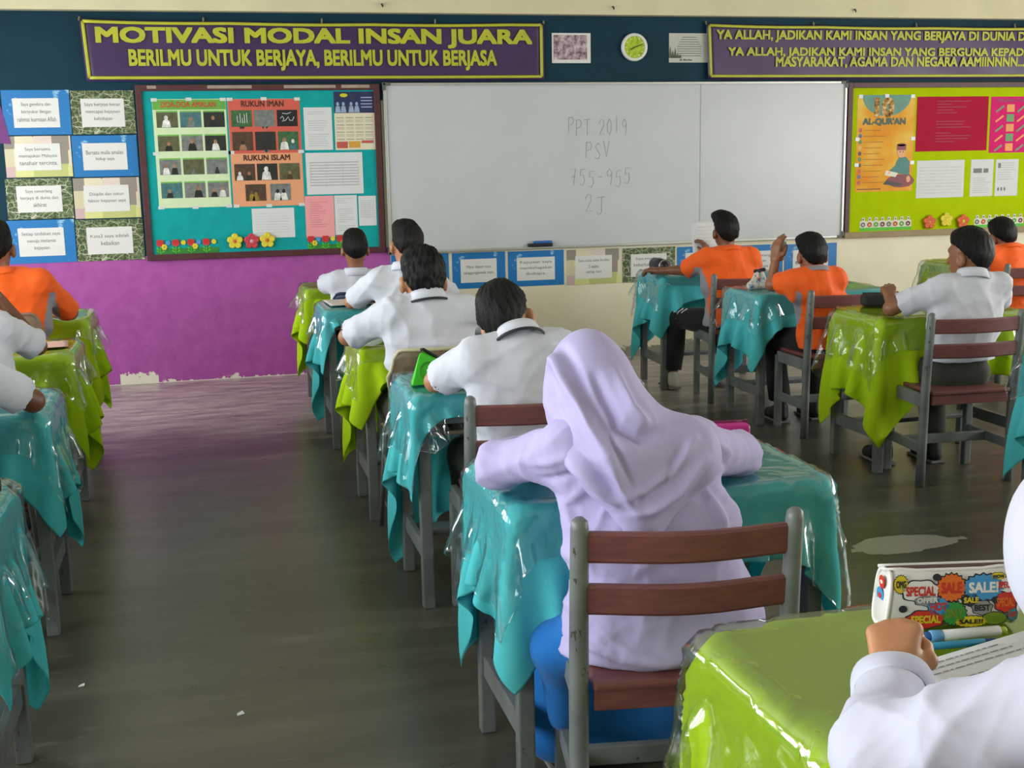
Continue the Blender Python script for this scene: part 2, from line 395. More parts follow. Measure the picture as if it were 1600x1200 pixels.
struct(m.build('trim_1', mat('beam_paint', '#d2caa8', .6, .05, 4)))

DARKM = mat('dark_metal', '#2c2a28', .5)
for x, z in ((-.17, 2.545), (.60, 2.60), (1.32, 2.60), (3.02, 2.60), (4.98, 2.545), (6.1, 2.58)):
    pass
for i, (x, lb) in enumerate(((1.32, 'small dark hook in the cream beam above the word INSAN'), (3.02, 'small dark hook in the cream beam above the wall clock'), (4.98, 'small dark hook in the cream beam above the right purple banner'))):
    m = MB(); m.tube([(x, -.09, 2.60), (x, -.105, 2.60), (x, -.115, 2.592), (x+.004, -.112, 2.58)], .006, 0, 6)
    tag(m.build('wall_hook', DARKM), lb, 'hook', 'hooks in the beam')

# ------------------------------------------------------------------ whiteboard
WB = mat('whiteboard_face', '#bdc2c6', .28, .03, 3); ALU = mat('aluminium', '#b9bab8', .35, .05, metal=.6); CAPM = mat('grey_plastic', '#5c5b57', .5)
INK = mat('faded_marker', '#8f9497', .6, .1); BLACKP = mat('black_plastic', '#1b1c1f', .4); BLUEP = mat('blue_plastic', '#2b62a8', .4)
t = thing('whiteboard', 'long whiteboard on the front wall with faded handwriting', 'whiteboard', (3.14, 0, .85))
x0, x1, z0, z1 = 1.316, 4.968, .852, 2.068
MB().box(((x0+x1)/2, -.02, (z0+z1)/2), (x1-x0-.02, .03, z1-z0-.02), 0).build('board', WB, t)
m = MB(); m.box(((x0+x1)/2, -.024, z1-.009), (x1-x0, .046, .018), 0, .003); m.box(((x0+x1)/2, -.024, z0+.009), (x1-x0, .046, .018), 0, .003)
for x in (x0+.009, x1-.009): m.box((x, -.024, (z0+z1)/2), (.018, .046, z1-z0), 0, .003)
m.build('frame', ALU, t)
m = MB(); m.box((3.742, -.0355, (z0+z1)/2), (.006, .003, z1-z0-.04)); m.build('joint_strip', mat('joint_grey', '#a4a6a6', .4), t)
for x, sx in ((x0, 1), (x1, -1)):
    for z, sz in ((z1, -1), (z0, 1)):
        m = MB(); m.box((x+sx*.024, -.026, z+sz*.008), (.056, .054, .022), 0, .004); m.box((x+sx*.006, -.026, z+sz*.024), (.022, .054, .056), 0, .004); m.build('corner_cap', CAPM, t)
# handwriting: strokes on a 1 x 1 letter box
GL = {'P': [[(0, 0), (.05, 1)], [(.05, .95), (.4, 1.0), (.6, .8), (.45, .55), (.05, .45)]], 'T': [[(0, .95), (.8, 1)], [(.4, .97), (.38, 0)]],
 '2': [[(.0, .75), (.2, 1), (.5, .95), (.5, .65), (.05, .05), (.6, .08)]], '0': [[(.3, 1), (.05, .7), (.08, .2), (.3, 0), (.5, .3), (.5, .75), (.3, 1)]], '1': [[(.25, 1), (.25, 0)]],
 '9': [[(.5, .75), (.3, 1), (.05, .8), (.1, .55), (.35, .5), (.5, .75), (.48, .3), (.4, 0)]], 'S': [[(.55, .9), (.3, 1), (.05, .8), (.3, .52), (.55, .3), (.35, .02), (.0, .1)]],
 'V': [[(0, 1), (.3, 0), (.6, 1)]], '7': [[(0, .95), (.5, 1), (.3, 0)], [(.1, .5), (.5, .52)]], '5': [[(.55, 1), (.12, .97), (.08, .6), (.4, .65), (.5, .3), (.3, 0), (.0, .08)]],
 '-': [[(.1, .45), (.5, .47)]], 'J': [[(.1, .95), (.8, 1)], [(.5, .98), (.48, .15), (.25, 0), (.1, .15)]], ' ': []}
def hand_write(m, s, x0, x1, z0, z1, y, w=.0020):
    n = len(s); cw = (x1-x0)/n
    for i, ch in enumerate(s):
        dz = .012*math.sin(i*2.1+n)
        for L in GL[ch]: m.strokes([[(x0+i*cw+px*cw*1.15, z0+dz+pz*(z1-z0)) for px, pz in L]], w, y)
for s, a in (('PPT 2019', (2.69, 3.17, 1.688, 1.805)), ('PSV', (2.825, 3.03, 1.515, 1.632)), ('755-955', (2.70, 3.20, 1.31, 1.43)), ('2J', (2.815, 2.98, 1.10, 1.235))):
    m = MB(); hand_write(m, s, *a, -.0355); m.build('handwriting', INK, t)
t = thing('board_eraser', 'dark board eraser with a blue grip lying on the whiteboard ledge', 'eraser', (2.455, -.05, .868))
MB().box((2.455, -.05, .8815), (.19, .045, .026), 0, .008).build('felt_pad', BLACKP, t); MB().box((2.475, -.052, .9025), (.14, .04, .02), 0, .008).build('grip', BLUEP, t)

# ------------------------------------------------------------------ motto cards
PAPER = mat('white_paper', '#d8d8d6', .6, .03, 4); TXT = mat('grey_print', '#55565a', .7, .1); SKYB = None
def sky_mat():
    m, t, b = newmat('blue_sky_print'); n = t.noise(t.coord((1, 1, 1.8)), 5, 5, .6)
    t.link(t.ramp(n, [(.60, lin('#1271b5')), (.635, lin('#7fb4d6')), (.70, lin('#d5e2ea'))]), b.inputs['Base Color']); b.inputs['Roughness'].default_value = .45; return m
CM = {'s': sky_mat(), 'g': stones_mat(), 'p': patch_mat()}
CN = {'s': 'blue sky', 'g': 'leafy stone', 'p': 'pale patchwork'}
def card(x0, x1, z0, z1, kind, lines, where, y=-.004):
    t = thing('motto_card', CN[kind]+' motto card '+where, 'card', ((x0+x1)/2, 0, z0), 'motto cards on the front wall')
    MB().rect(x0+.003, x1-.003, z0+.003, z1-.003, y, .0035).build('backing', CM[kind], t)
    w, h = x1-x0, z1-z0; px0, px1, pz0, pz1 = x0+.16*w, x1-.17*w, z0+.17*h, z1-.19*h
    MB().rect(px0, px1, pz0, pz1, y-.002, .0019).build('paper', PAPER, t)
    n = len(lines); lh = (pz1-pz0)/5.2; cz = (pz0+pz1)/2+.02*h; pw = px1-px0; m = MB(); mx = max(len(l) for l in lines)
    for i, l in enumerate(lines):
        z = cz+((n-1)/2-i)*lh*1.3; lw = pw*.84*len(l)/mx/2
        m.text(l, (px0+px1)/2-lw, (px0+px1)/2+lw, z-lh*.4, z+lh*.4, y-.0024, 0, .012)
    m.build('lettering', TXT, t)
card(-1.24, -.805, 1.736, 2.036, 's', ['Saya gembira dan', 'bersyukur dengan', 'rahmat kurniaan Allah'], 'at the top left of the wall, first of its column')
card(-.805, -.388, 1.736, 2.030, 'g', ['Saya berjaya benar', 'mencapai kejayaan', 'kehidupan'], 'at the top beside the teal notice board')
card(-1.25, -.82, 1.456, 1.734, 'p', ['Saya bersama', 'memajukan Malaysia', 'tanahair tercinta.'], 'second down in the far left column')
card(-.82, -.39, 1.450, 1.732, 's', ['Bersatu mulia amalan', 'hidup saya'], 'second down beside the teal notice board')
card(-1.265, -.835, 1.176, 1.454, 'g', ['Saya cemerlang', 'berjaya di dunia dan', 'akhirat'], 'third down in the far left column')
card(-.833, -.394, 1.168, 1.448, 'p', ['Disiplin dan tekun', 'faktor kejayaan saya'], 'third down beside the teal notice board')
card(-1.28, -.84, .876, 1.174, 's', ['Setiap tindakan saya', 'menuju matlamat', 'kejayaan'], 'at the bottom of the far left column')
card(-.84, -.39, .876, 1.165, 'g', ['Kata2 saya adalah', 'kebaikan'], 'at the bottom beside the teal notice board')
card(1.33, 1.765, .575, .845, 's', ['Saya anak', 'Malaysia'], 'under the left end of the whiteboard, behind the front pupils')
card(1.785, 2.197, .570, .843, 's', ['Masa depan saya', 'tanggungjawab saya.'], 'under the whiteboard reading Masa depan')
card(2.212, 2.655, .568, .839, 's', ['Kejayaan saya', 'membahagiakan', 'ibubapa.'], 'under the whiteboard below the eraser')
card(2.673, 3.110, .562, .834, 'p', ['Saya suka solat fardhu', '5 waktu', 'setiap hari'], 'under the whiteboard right of the eraser')
card(3.120, 3.556, .560, .831, 'g', ['Saya mendapat', 'keberkatan ilmu', 'dari guru2'], 'under the whiteboard beside the front teal desk')
card(3.567, 4.007, .556, .825, 's', ['Saya', 'murid', 'baik'], 'under the whiteboard behind the tallest orange person')
card(4.013, 4.469, .552, .819, 's', ['Saya menerangi', 'kehidupan', 'dgn jasanya'], 'under the whiteboard right of the tallest orange person')
card(4.480, 4.942, .548, .813, 's', ['Saya', 'berusaha'], 'under the right end of the whiteboard')
t = tag(MB().poly([(-1.42, 1.70), (-1.20, 1.68), (-1.245, 1.93), (-1.29, 1.975), (-1.42, 1.99)], -.006, .004).build('wall_hanging', mat('violet_card', '#6a2f74', .6)), 'purple cut-out wall hanging at the left edge of the cards', 'wall hanging')

# ------------------------------------------------------------------ banners
BAN = mat('purple_banner_cloth', '#3b2352', .4, .12, 5, bump=.15, bscale=10); LIME = mat('lime_print', '#b2b42c', .5, .08, 8)
def banner(x0, x1, z0, z1, lab, lines, sag=.012, slant=.02):
    t = thing('banner', lab, 'banner', ((x0+x1)/2, -.03, z0), 'purple banners above the boards')
    n = int((x1-x0)/.06); k = 10
    def pt(u, w, dy=0, inset=0):
        x = x0+inset+(x1-x0-2*inset)*u + slant*(1-w)*(1 if u < .5 else 0)*(1-2*u if u < .5 else 0)
        z = z0+inset+(z1-z0-2*inset)*w - sag*math.sin(math.pi*u)**.6*(w*.9+.1) - .005*abs(math.sin(u*(x1-x0)*3.2))*w
        return (x, -.030-.006*math.sin(x*7+w*2)*w*(1-w)*3+dy, z)
    vs = [pt(i/n, j/k) for j in range(k+1) for i in range(n+1)]; fs = [(j*(n+1)+i, j*(n+1)+i+1, (j+1)*(n+1)+i+1, (j+1)*(n+1)+i) for j in range(k) for i in range(n)]
    o = MB().add(vs, fs).build('cloth', BAN, t, True); md = o.modifiers.new('thickness', 'SOLIDIFY'); md.thickness = .002; md.offset = -1
    m = MB()
    W_ = x1-x0; H_ = z1-z0; iu = .022/W_; iw = .04
    for pts in ([(iu+(1-2*iu)*i/n, 1-iw) for i in range(n+1)], [(iu+(1-2*iu)*i/n, iw+.02) for i in range(n+1)], [(iu, iw+.02+(1-2*iw-.02)*j/k) for j in range(k+1)], [(1-iu, iw+.02+(1-2*iw-.02)*j/k) for j in range(k+1)]):
        P = [Vector(pt(u, w, -.003)) for u, w in pts]; m.tube(P, .011, 0, 6, True, .9 if False else 1)
    # flatten the border tubes towards the cloth
    m.v = [(x, -.0335+(y+.0335)*.15 - .004, z) for x, y, z in m.v]; m.build('border', LIME, t, True)
    m = MB()
    for s, a, b, c, d, bold in lines: m.text(s, a, b, c, d, -.0385, 0, bold)
    m.build('lettering', LIME, t)
    m = MB()
    for x in np.arange(x0, x1+.01, (x1-x0)/4): m.tube([(x, -.03, z1-.01-(sag if x0+.1 < x < x1-.1 else 0)), (x+.004, -.01, z1+.012)], .006, 0, 6)
    m.build('cord_ties', mat('cord', '#8f8a6a', .7), t)
banner(-.705, 2.512, 2.085, 2.495, 'purple banner reading MOTIVASI MODAL INSAN JUARA over the left notice board',
    [('MOTIVASI MODAL INSAN JUARA', -.60, 2.415, 2.312, 2.437, .035), ('BERILMU UNTUK BERJAYA, BERILMU UNTUK BERJASA', -.40, 2.15, 2.158, 2.292, .03)])
banner(3.785, 7.35, 2.085, 2.500, 'purple banner with three lines of lime prayer text over the right board',
    [('YA ALLAH, JADIKAN KAMI INSAN YANG BERJAYA DI DUNIA DAN AKHIRAT', 3.868, 7.12, 2.362, 2.447, .03), ('YA ALLAH, JADIKAN KAMI INSAN YANG BERGUNA KEPADA IBUBAPA,', 3.964, 7.04, 2.243, 2.320, .03), ('MASYARAKAT, AGAMA DAN NEGARA AAMIINNNN...', 4.36, 6.55, 2.170, 2.250, .03)])

# ------------------------------------------------------------------ clock and the two small prints
PHO = camo('mauve_landscape_print', ['#3f3038', '#8d7480', '#b7a2a9', '#d6cdd0'], 22, 5)
t = tag(MB().rect(2.579, 2.877, 2.208, 2.422, -.005, .004).build('photo_print', PAPER), 'white bordered print of a mauve landscape left of the clock', 'picture')
ORI[t.name] = np.array(t.location); MB().rect(2.592, 2.848, 2.232, 2.408, -.0065, .0014).build('picture', PHO, t)
t = tag(MB().rect(3.496, 3.83, 2.212, 2.426, -.005, .004).build('poem_print', mat('grey_sheet', '#b9bcb2', .6, .03)), 'pale poem print with pine trees between clock and banner', 'picture')
ORI[t.name] = np.array(t.location); m = MB()
for i in range(9):
    w = .10*(.5+.5*min(1, (i+1)/5)); m.rect(3.66-w, 3.66+w*.95, 2.395-i*.017, 2.399-i*.017, -.0062, .0011)
m.text('Jk Berita', 3.58, 3.68, 2.222, 2.238, -.0062, 0, .03); m.build('lettering', TXT, t)
m = MB()
for x, h in ((3.505, .09), (3.525, .06), (3.545, .075), (3.565, .04), (3.585, .03)): m.poly([(x-.014, 2.245), (x+.014, 2.245), (x, 2.245+h)], -.0064, .0013)
m.build('printed_trees', mat('pine_print', '#4d5a4a', .6), t)
t = thing('wall_clock', 'round white wall clock with a lime face above the whiteboard', 'clock', (3.216, -.02, 2.222))
B90 = Matrix.Rotation(math.pi/2, 3, 'X')
MB().lathe([(.0, 0), (.1, 0), (.103, .012), (.1, .028), (.09, .034), (.082, .03), (.08, .022)], (3.216, 0, 2.322), 0, 40, axis=B90).build('rim', mat('white_plastic', '#dfe0dc', .35, .03), t, True)
MB().disc(3.216, 2.322, .083, .083, -.023, .004, 0, 40).build('dial', camo('lime_dial', ['#7c9a1e', '#a3bf2f', '#b6cf48'], 30), t)
m = MB()
for i in range(12):
    a = i*math.pi/6; m.box((3.216+.068*math.sin(a), -.0245, 2.322+.068*math.cos(a)), (.006, .002, .014), 0, 0, Matrix.Rotation(a, 3, 'Y'))
m.build('hour_marks', mat('clock_marks', '#dfe7b8', .5), t)
for nm, a, l in (('hour_hand', 4.2, .04), ('minute_hand', 1.25, .06)):
    MB().bar((3.216, -.026, 2.322), (3.216+l*math.sin(a), -.026, 2.322+l*math.cos(a)), .006, .002, 0, 0).build(nm, BLACKP, t)

# ------------------------------------------------------------------ notice boards
MAROON = mat('maroon_frame', '#4a2226', .5, .2, 20); TEALF = mat('teal_felt', '#1a9a9c', .9, .08, 12, spec=.1); LIMEF = mat('lime_felt', '#a9c004', .9, .05, 8, spec=.1); TAN = mat('tan_frame', '#8d7a56', .55, .15, 18)
GREYP = mat('worn_paper_tape', '#9b8d80', .7)
def notice_board(lab, x0, x1, z0, z1, fm, cm, bw, bm=None):
    t = thing('notice_board', lab, 'notice board', ((x0+x1)/2, 0, z0))
    m = MB(); m.box(((x0+x1)/2, -.018, z1-bw/2), (x1-x0-2*bw, .036, bw), 0, .003)
    for x in (x0+bw/2, x1-bw/2): m.box((x, -.018, (z0+z1)/2), (bw, .036, z1-z0), 0, .003)
    if bm is None: m.box(((x0+x1)/2, -.018, z0+bw/2), (x1-x0-2*bw, .036, bw), 0, .003)
    m.build('frame', fm, t)
    if bm is not None: MB().box(((x0+x1)/2, -.02, z0+bw/2), (x1-x0, .04, bw*1.1), 0, .003).build('bottom_rail', bm, t)
    MB().box(((x0+x1)/2, -.012, (z0+z1)/2), (x1-x0-2*bw+.01, .02, z1-z0-2*bw+.01), 0, .004).build('felt_panel', cm, t)
    return t
tb = notice_board('teal felt notice board with maroon frame left of the whiteboard', -.378, 1.290, .868, 2.062, MAROON, TEALF, .042)
for x, w in ((-.3, .06), (.1, .3), (.62, .36), (1.02, .2)): MB().rect(x, x+w, 2.035, 2.056, -.0375, .001).build('torn_tape', GREYP, tb)
lb = notice_board('lime green felt notice board right of the whiteboard', 4.985, 7.30, .845, 2.058, MAROON, LIMEF, .042, TAN)
Y = -.0235
def sheet(name, lab, cat, x0, x1, z0, z1, m_, group=None, y=Y):
    return local_sheet(tag(MB().rect(x0, x1, z0, z1, y, .0012).build(name, m_), lab, cat, group))
def local_sheet(o): ORI[o.name] = np.array(o.location); return o
WHT = mat('bright_paper', '#d3d4d6', .7, .02, 5, spec=.2)
def print_lines(o, x0, x1, z0, z1, n, m_=None, gaps=(), short=.3, table=False):
    r = random.Random(n+int(x0*1000)); m = MB(); h = (z1-z0)/n
    for i in range(n):
        if i in gaps: continue
        z = z1-(i+.5)*h; xe = x1-(x1-x0)*short*r.random(); m.rect(x0, xe, z-h*.16, z+h*.16, Y-.0006, .0006)
    if table:
        for k in range(4): x = x0+(x1-x0)*k/3; m.rect(x-.0008, x+.0008, z0, z1, Y-.0006, .0006)
    m.build('printed_lines', m_ or mat('pale_print', '#b7b9bc', .7), o)
PICM = {k: mat('photo_'+k, c, .45, .35, 30) for k, c in (('dark', '#20231f'), ('olive', '#55563a'), ('grey', '#6f7472'), ('brown', '#4a3525'), ('green', '#35603a'), ('white', '#d4d4d0'), ('skin', '#9a6f52'), ('gold', '#8d7425'), ('black', '#121214'), ('teal', '#3f6c70'))}
PK = list(PICM); PL = list(PICM.values())
def picture(parent, x0, x1, z0, z1, bgk, figs, y):
    m = MB(); m.rect(x0, x1, z0, z1, y, .0006, PK.index(bgk)); w, h = x1-x0, z1-z0
    for fx, fz, s, bk, hk in figs:
        cx, cz = x0+fx*w, z0+fz*h; k = s*h
        m.poly([(cx-k*.30, z0+.02*h), (cx+k*.30, z0+.02*h), (cx+k*.22, cz+k*.10), (cx+k*.08, cz+k*.22), (cx-k*.08, cz+k*.22), (cx-k*.22, cz+k*.10)], y-.0003, .0003, PK.index(bk))
        m.disc(cx, cz+k*.32, k*.13, k*.16, y-.0005, .0005, PK.index(hk), 12)
    m.build('picture', PL, parent)
# the green prayer poster: 4 rows of 3 photographs
o = sheet('prayer_poster', 'green poster of twelve photographs titled DOA-DOA AMALAN', 'poster', -.274, .217, 1.228, 1.966, mat('pale_green_card', '#c9dcb4', .5, .04))
m = MB(); m.rect(-.272, .215, 1.895, 1.962, Y-.0006, .0006); m.build('title_band', mat('leaf_green_print', '#5fa03c', .5), o)
m = MB(); m.text('DOA-DOA AMALAN', -.215, .15, 1.912, 1.948, Y-.0012, 0, .03); m.build('lettering', mat('red_print', '#b04a28', .5), o)
FIG = [('olive', [(.45, .3, .9, 'white', 'white')]), ('teal', [(.5, .25, .8, 'grey', 'skin')]), ('dark', [(.45, .3, .8, 'black', 'skin')]),
       ('olive', [(.5, .2, .8, 'black', 'skin')]), ('grey', [(.5, .3, .9, 'black', 'skin')]), ('dark', [(.5, .3, .8, 'white', 'skin')]),
       ('grey', [(.3, .3, .7, 'white', 'skin'), (.7, .3, .7, 'black', 'skin')]), ('olive', [(.5, .1, .5, 'grey', 'grey')]), ('grey', [(.5, .2, .5, 'dark', 'dark')]),
       ('teal', [(.4, .2, .7, 'black', 'skin')]), ('grey', [(.65, .3, .9, 'black', 'skin')]), ('grey', [(.3, .2, .7, 'black', 'skin'), (.7, .3, .7, 'white', 'skin')])]
GB = mat('caption_green', '#6fae4c', .5)
for r_ in range(4):
    for c_ in range(3):
        xa = -.252+c_*.157; za = 1.775-r_*.160; bgk, fg = FIG[r_*3+c_]
        picture(o, xa, xa+.142, za, za+.112, bgk, fg, Y-.0006)
for r_ in range(4):
    for c_ in range(3): xa = -.252+c_*.157; za = 1.775-r_*.160; MB().rect(xa, xa+.142, za+.103, za+.113, Y-.0018, .0006).build('caption', GB, o)
TAPE = mat('clear_tape', '#c9d2cf', .3)
for x, z in ((-.26, 1.962), (-.03, 1.965), (.20, 1.962), (-.26, 1.232), (-.03, 1.229), (.2, 1.232), (-.27, 1.6), (.212, 1.6)): MB().rect(x-.02, x+.02, z-.011, z+.011, Y-.002, .0006).build('tape', TAPE, o)
# the two-part pillars poster
o = sheet('pillars_poster', 'red and orange poster titled RUKUN IMAN and RUKUN ISLAM', 'poster', .230, .724, 1.224, 1.964, mat('salmon_card', '#dc9a72', .5, .04))
m = MB(); m.rect(.232, .722, 1.592, 1.962, Y-.0005, .0005); m.build('upper_panel', mat('coral_card', '#c9584a', .5, .06), o)
m = MB(); m.text('RUKUN IMAN', .322, .612, 1.912, 1.950, Y-.0012, 0, .03); m.text('RUKUN ISLAM', .318, .638, 1.543, 1.580, Y-.0012, 0, .03); m.build('lettering', mat('dark_brown_print', '#4a2415', .5), o)
for c_ in range(3):
    picture(o, .248+c_*.157, .39+c_*.157, 1.775, 1.888, ('green', 'grey', 'black')[c_], [[(.5, -.2, .5, 'dark', 'dark')], [(.5, -.2, .6, 'dark', 'grey')], []][c_], Y-.001)
    picture(o, .248+c_*.157, .39+c_*.157, 1.612, 1.740, ('brown', 'dark', 'green')[c_], [[(.5, .2, .7, 'skin', 'dark')], [(.5, -.2, .6, 'grey', 'dark')], [(.3, .3, .8, 'white', 'skin'), (.72, .25, .7, 'teal', 'white')]][c_], Y-.001)
    picture(o, .250+c_*.155, .392+c_*.155, 1.405, 1.520, ('brown', 'dark', 'olive')[c_], [[(.25, .2, .7, 'white', 'white'), (.7, .2, .7, 'dark', 'skin')], [(.45, .35, 1, 'white', 'white')], [(.5, .2, .7, 'brown', 'skin')]][c_], Y-.001)
picture(o, .318, .460, 1.262, 1.378, 'brown', [(.5, .2, .7, 'gold', 'gold'), (.3, .3, .6, 'gold', 'olive')], Y-.001)
picture(o, .490, .632, 1.262, 1.378, 'grey', [(.35, .3, .8, 'white', 'dark'), (.65, .3, .8, 'white', 'dark')], Y-.001)
m = MB(); m.strokes([[(.29, 1.85), (.29, 1.81), (.30, 1.805)], [(.31, 1.865), (.31, 1.805), (.325, 1.802), (.325, 1.835)], [(.325, 1.805), (.34, 1.802), (.34, 1.86)], [(.355, 1.87), (.355, 1.80)]], .0025, Y-.0022)
m.strokes([[(.585, 1.83), (.60, 1.845), (.61, 1.825), (.595, 1.81), (.62, 1.815), (.64, 1.84), (.65, 1.815), (.67, 1.815), (.68, 1.84)], [(.60, 1.865), (.63, 1.86), (.66, 1.87)]], .0025, Y-.0022); m.build('white_calligraphy', WHT, o)
for x, z in ((.245, 1.962), (.477, 1.965), (.708, 1.962), (.25, 1.229), (.477, 1.227), (.705, 1.229), (.236, 1.6), (.718, 1.6)): MB().rect(x-.02, x+.02, z-.011, z+.011, Y-.002, .0006).build('tape', TAPE, o)
o = sheet('notice_sheet', 'white notice at the top between the red poster and the calendar', 'paper', .748, .945, 1.608, 1.903, WHT, 'notice sheets'); print_lines(o, .775, .92, 1.63, 1.88, 16, gaps=(2, 3, 9)); 
o = sheet('wall_calendar', 'calendar sheet with a dark blue photo panel on the teal board', 'calendar', .963, 1.248, 1.605, 2.010, mat('cream_paper', '#d6cfb8', .6, .03))
m = MB(); m.rect(.963, 1.248, 1.862, 2.010, Y-.0006, .0006); m.build('photo_panel', mat('dark_blue_print', '#1d2a52', .45, .2, 20), o)
m = MB(); m.disc(1.035, 1.985, .028, .013, Y-.0012, .0006, 0); m.build('yellow_badge', mat('yellow_print', '#c9c21f', .5), o)
m = MB()
for x, s in ((.99, 1), (1.03, .8), (1.085, 1), (1.125, .85)): m.poly([(x-.02, 1.866), (x+.02, 1.866), (x+.013, 1.91*1), (x-.013, 1.91)], Y-.0012, .0006, 0); m.disc(x, 1.925*1, .010, .014, Y-.0012, .0006, 0, 10)
m.build('printed_people', mat('pale_blue_print', '#8fa3bd', .5), o)
m = MB()
for i in range(4): m.rect(1.155, 1.235, 1.965-i*.022, 1.973-i*.022, Y-.0012, .0006)
m.build('caption', mat('lilac_print', '#9aa0c4', .5), o)
m = MB()
for r_ in range(4):
    for c_ in range(4): xa = .975+c_*.068; za = 1.80-r_*.05; m.rect(xa, xa+.055, za+.026, za+.032, Y-.0006, .0006); m.rect(xa, xa+.055, za, za+.003, Y-.0006, .0006); m.rect(xa, xa+.055, za+.01, za+.013, Y-.0006, .0006)
m.build('printed_months', mat('faint_print', '#97917f', .6), o)
m = MB(); m.rect(.972, 1.05, 1.617, 1.663, Y-.0008, .0008, 0); m.rect(1.06, 1.14, 1.62, 1.665, Y-.0008, .0008, 1); m.rect(1.15, 1.235, 1.652, 1.67, Y-.0008, .0008, 0); m.build('colour_blocks', [mat('brick_print', '#b8564a', .5), mat('amber_print', '#cf9a3a', .5)], o)
o = sheet('timetable_sheet', 'wide white sheet with a grey table on the teal board', 'paper', .747, 1.150, 1.296, 1.588, WHT, 'notice sheets'); print_lines(o, .775, 1.12, 1.35, 1.53, 9, mat('mid_print', '#a3a6a8', .7), short=.02, table=True)
o = sheet('pink_notice', 'pink notice sheet low on the teal board', 'paper', .727, .932, .990, 1.285, mat('pink_paper', '#e79aa0', .6, .02)); print_lines(o, .76, .89, 1.06, 1.25, 12, mat('pink_print', '#c9838c', .6), short=.5)
o = sheet('notice_sheet', 'white notice right of the pink sheet', 'paper', .937, 1.098, 1.006, 1.285, WHT, 'notice sheets'); print_lines(o, .955, 1.08, 1.03, 1.27, 16, short=.5, gaps=(3, 4, 12))
o = sheet('notice_sheet', 'narrow white notice at the right edge of the teal board', 'paper', 1.109, 1.236, 1.065, 1.277, WHT, 'notice sheets'); print_lines(o, 1.125, 1.22, 1.12, 1.25, 9, short=.05, table=True)
o = sheet('notice_sheet', 'white notice under the red and orange poster', 'paper', .352, .648, 1.000, 1.208, WHT, 'notice sheets'); print_lines(o, .375, .62, 1.03, 1.18, 8, mat('faint_lines', '#c3c6c9', .6), short=.1)
# paper flowers
def hexcol(n, c): return mat(n, c, .6, .08, 20)
FR, FY, FB, FG, FGD, FP, FO = hexcol('red_foam', '#c02a2a'), hexcol('yellow_foam', '#d9c832'), hexcol('blue_foam', '#4b8ec9'), hexcol('green_foam', '#4fb52c'), hexcol('dark_green_foam', '#2b7a2e'), hexcol('pink_foam', '#e0a2b0'), hexcol('orange_foam', '#cf5a26')
def flower_strip(lab, x0, n, zb):
    t = thing('flower_strip', lab, 'paper decoration', (x0+n*.035, -.03, zb), 'paper flower strips')
    m = MB(); m.rect(x0-.012, x0+n*.0535+.0, zb-.03, zb-.016, Y-.012, .002); m.build('pink_base', FP, t)
    m = MB(); m.rect(x0, x0+n*.0535-.012, zb-.014, zb+.03, Y-.002, .002)
    m.build('grass', FGD, t)
    for i in range(n):
        x = x0+.022+i*.052; big = i % 2 == 0
        if big:
            m = MB(); m.tube([(x, Y-.004, zb-.01), (x, Y-.004, zb+.05)], .003, 0, 5)
            for sg in (-1, 1):
                for dz in (0, .02): m.poly([(x, zb+dz), (x+sg*.03, zb+dz+.012), (x+sg*.02, zb+dz+.024)], Y-.004, .002)
            m.build('leaf', FG, t); m = MB(); m.disc(x, zb+.068, .026, .024, Y-.006, .004, 0, 14); m.disc(x-.012, zb+.080, .012, .014, Y-.0075, .004, 0, 10); m.disc(x+.012, zb+.080, .012, .014, Y-.0085, .004, 0, 10); m.build('bloom', FR, t)
        else:
            m = MB(); m.disc(x, zb+.07-.02*(i % 4 == 1)*0, .017, .017, Y-.006, .004, 0, 12); m.build('bloom', (FB, FY)[(i//2) % 2], t)
            if i % 4 == 1:
                m = MB()
                for k in range(6): a = k*math.pi/3; m.disc(x-.026+.012*math.cos(a), zb+.042+.012*math.sin(a), .009, .009, Y-.007-.0006*k, .003, 0, 8)
                m.build('smiling_flower', FY, t)
flower_strip('paper flower strip with red tulips at the left foot of the teal board', -.306, 8, .918)
flower_strip('paper flower strip at the right foot of the teal board behind a person', .735, 6, .910)
def paper_flower(x, z, r, m1, m2, lab, curl=False):
    t = thing('paper_flower', lab, 'paper flower', (x, -.03, z-r), 'paper flowers')
    m = MB()
    for k in range(5):
        a = k*2*math.pi/5+.3
        c = Vector((x+r*.62*math.cos(a), Y-.012, z+r*.62*math.sin(a)))
        m.lathe([(0, .0), (r*.36, .001), (r*.46, .006), (r*.40, .013), (r*.2, .010), (0, .009)], c, 0, 12, axis=B90)
    m.build('petals', m1, t, True); MB().lathe([(0, .018), (r*.3, .016), (r*.33, .0)], (x, Y-.008, z), 0, 12, axis=B90).build('centre', m2, t, True)
paper_flower(.225, .985, .052, FY, FO, 'yellow paper flower left of the red one on the teal board'); paper_flower(.340, .982, .052, hexcol('rose_foam', '#c03a48'), FP, 'red paper flower between two yellow ones on the teal board'); paper_flower(.450, .985, .052, FY, FO, 'yellow paper flower right of the red one on the teal board')
paper_flower(5.745, .95, .055, FO, hexcol('peach_foam', '#d98a5a'), 'orange paper flower, left of three on the lime board'); paper_flower(5.90, .965, .055, FY, hexcol('lemon_foam', '#e6dc4a'), 'yellow paper flower in the middle on the lime board'); paper_flower(6.055, .948, .055, FO, FY, 'orange paper flower, right of three on the lime board')
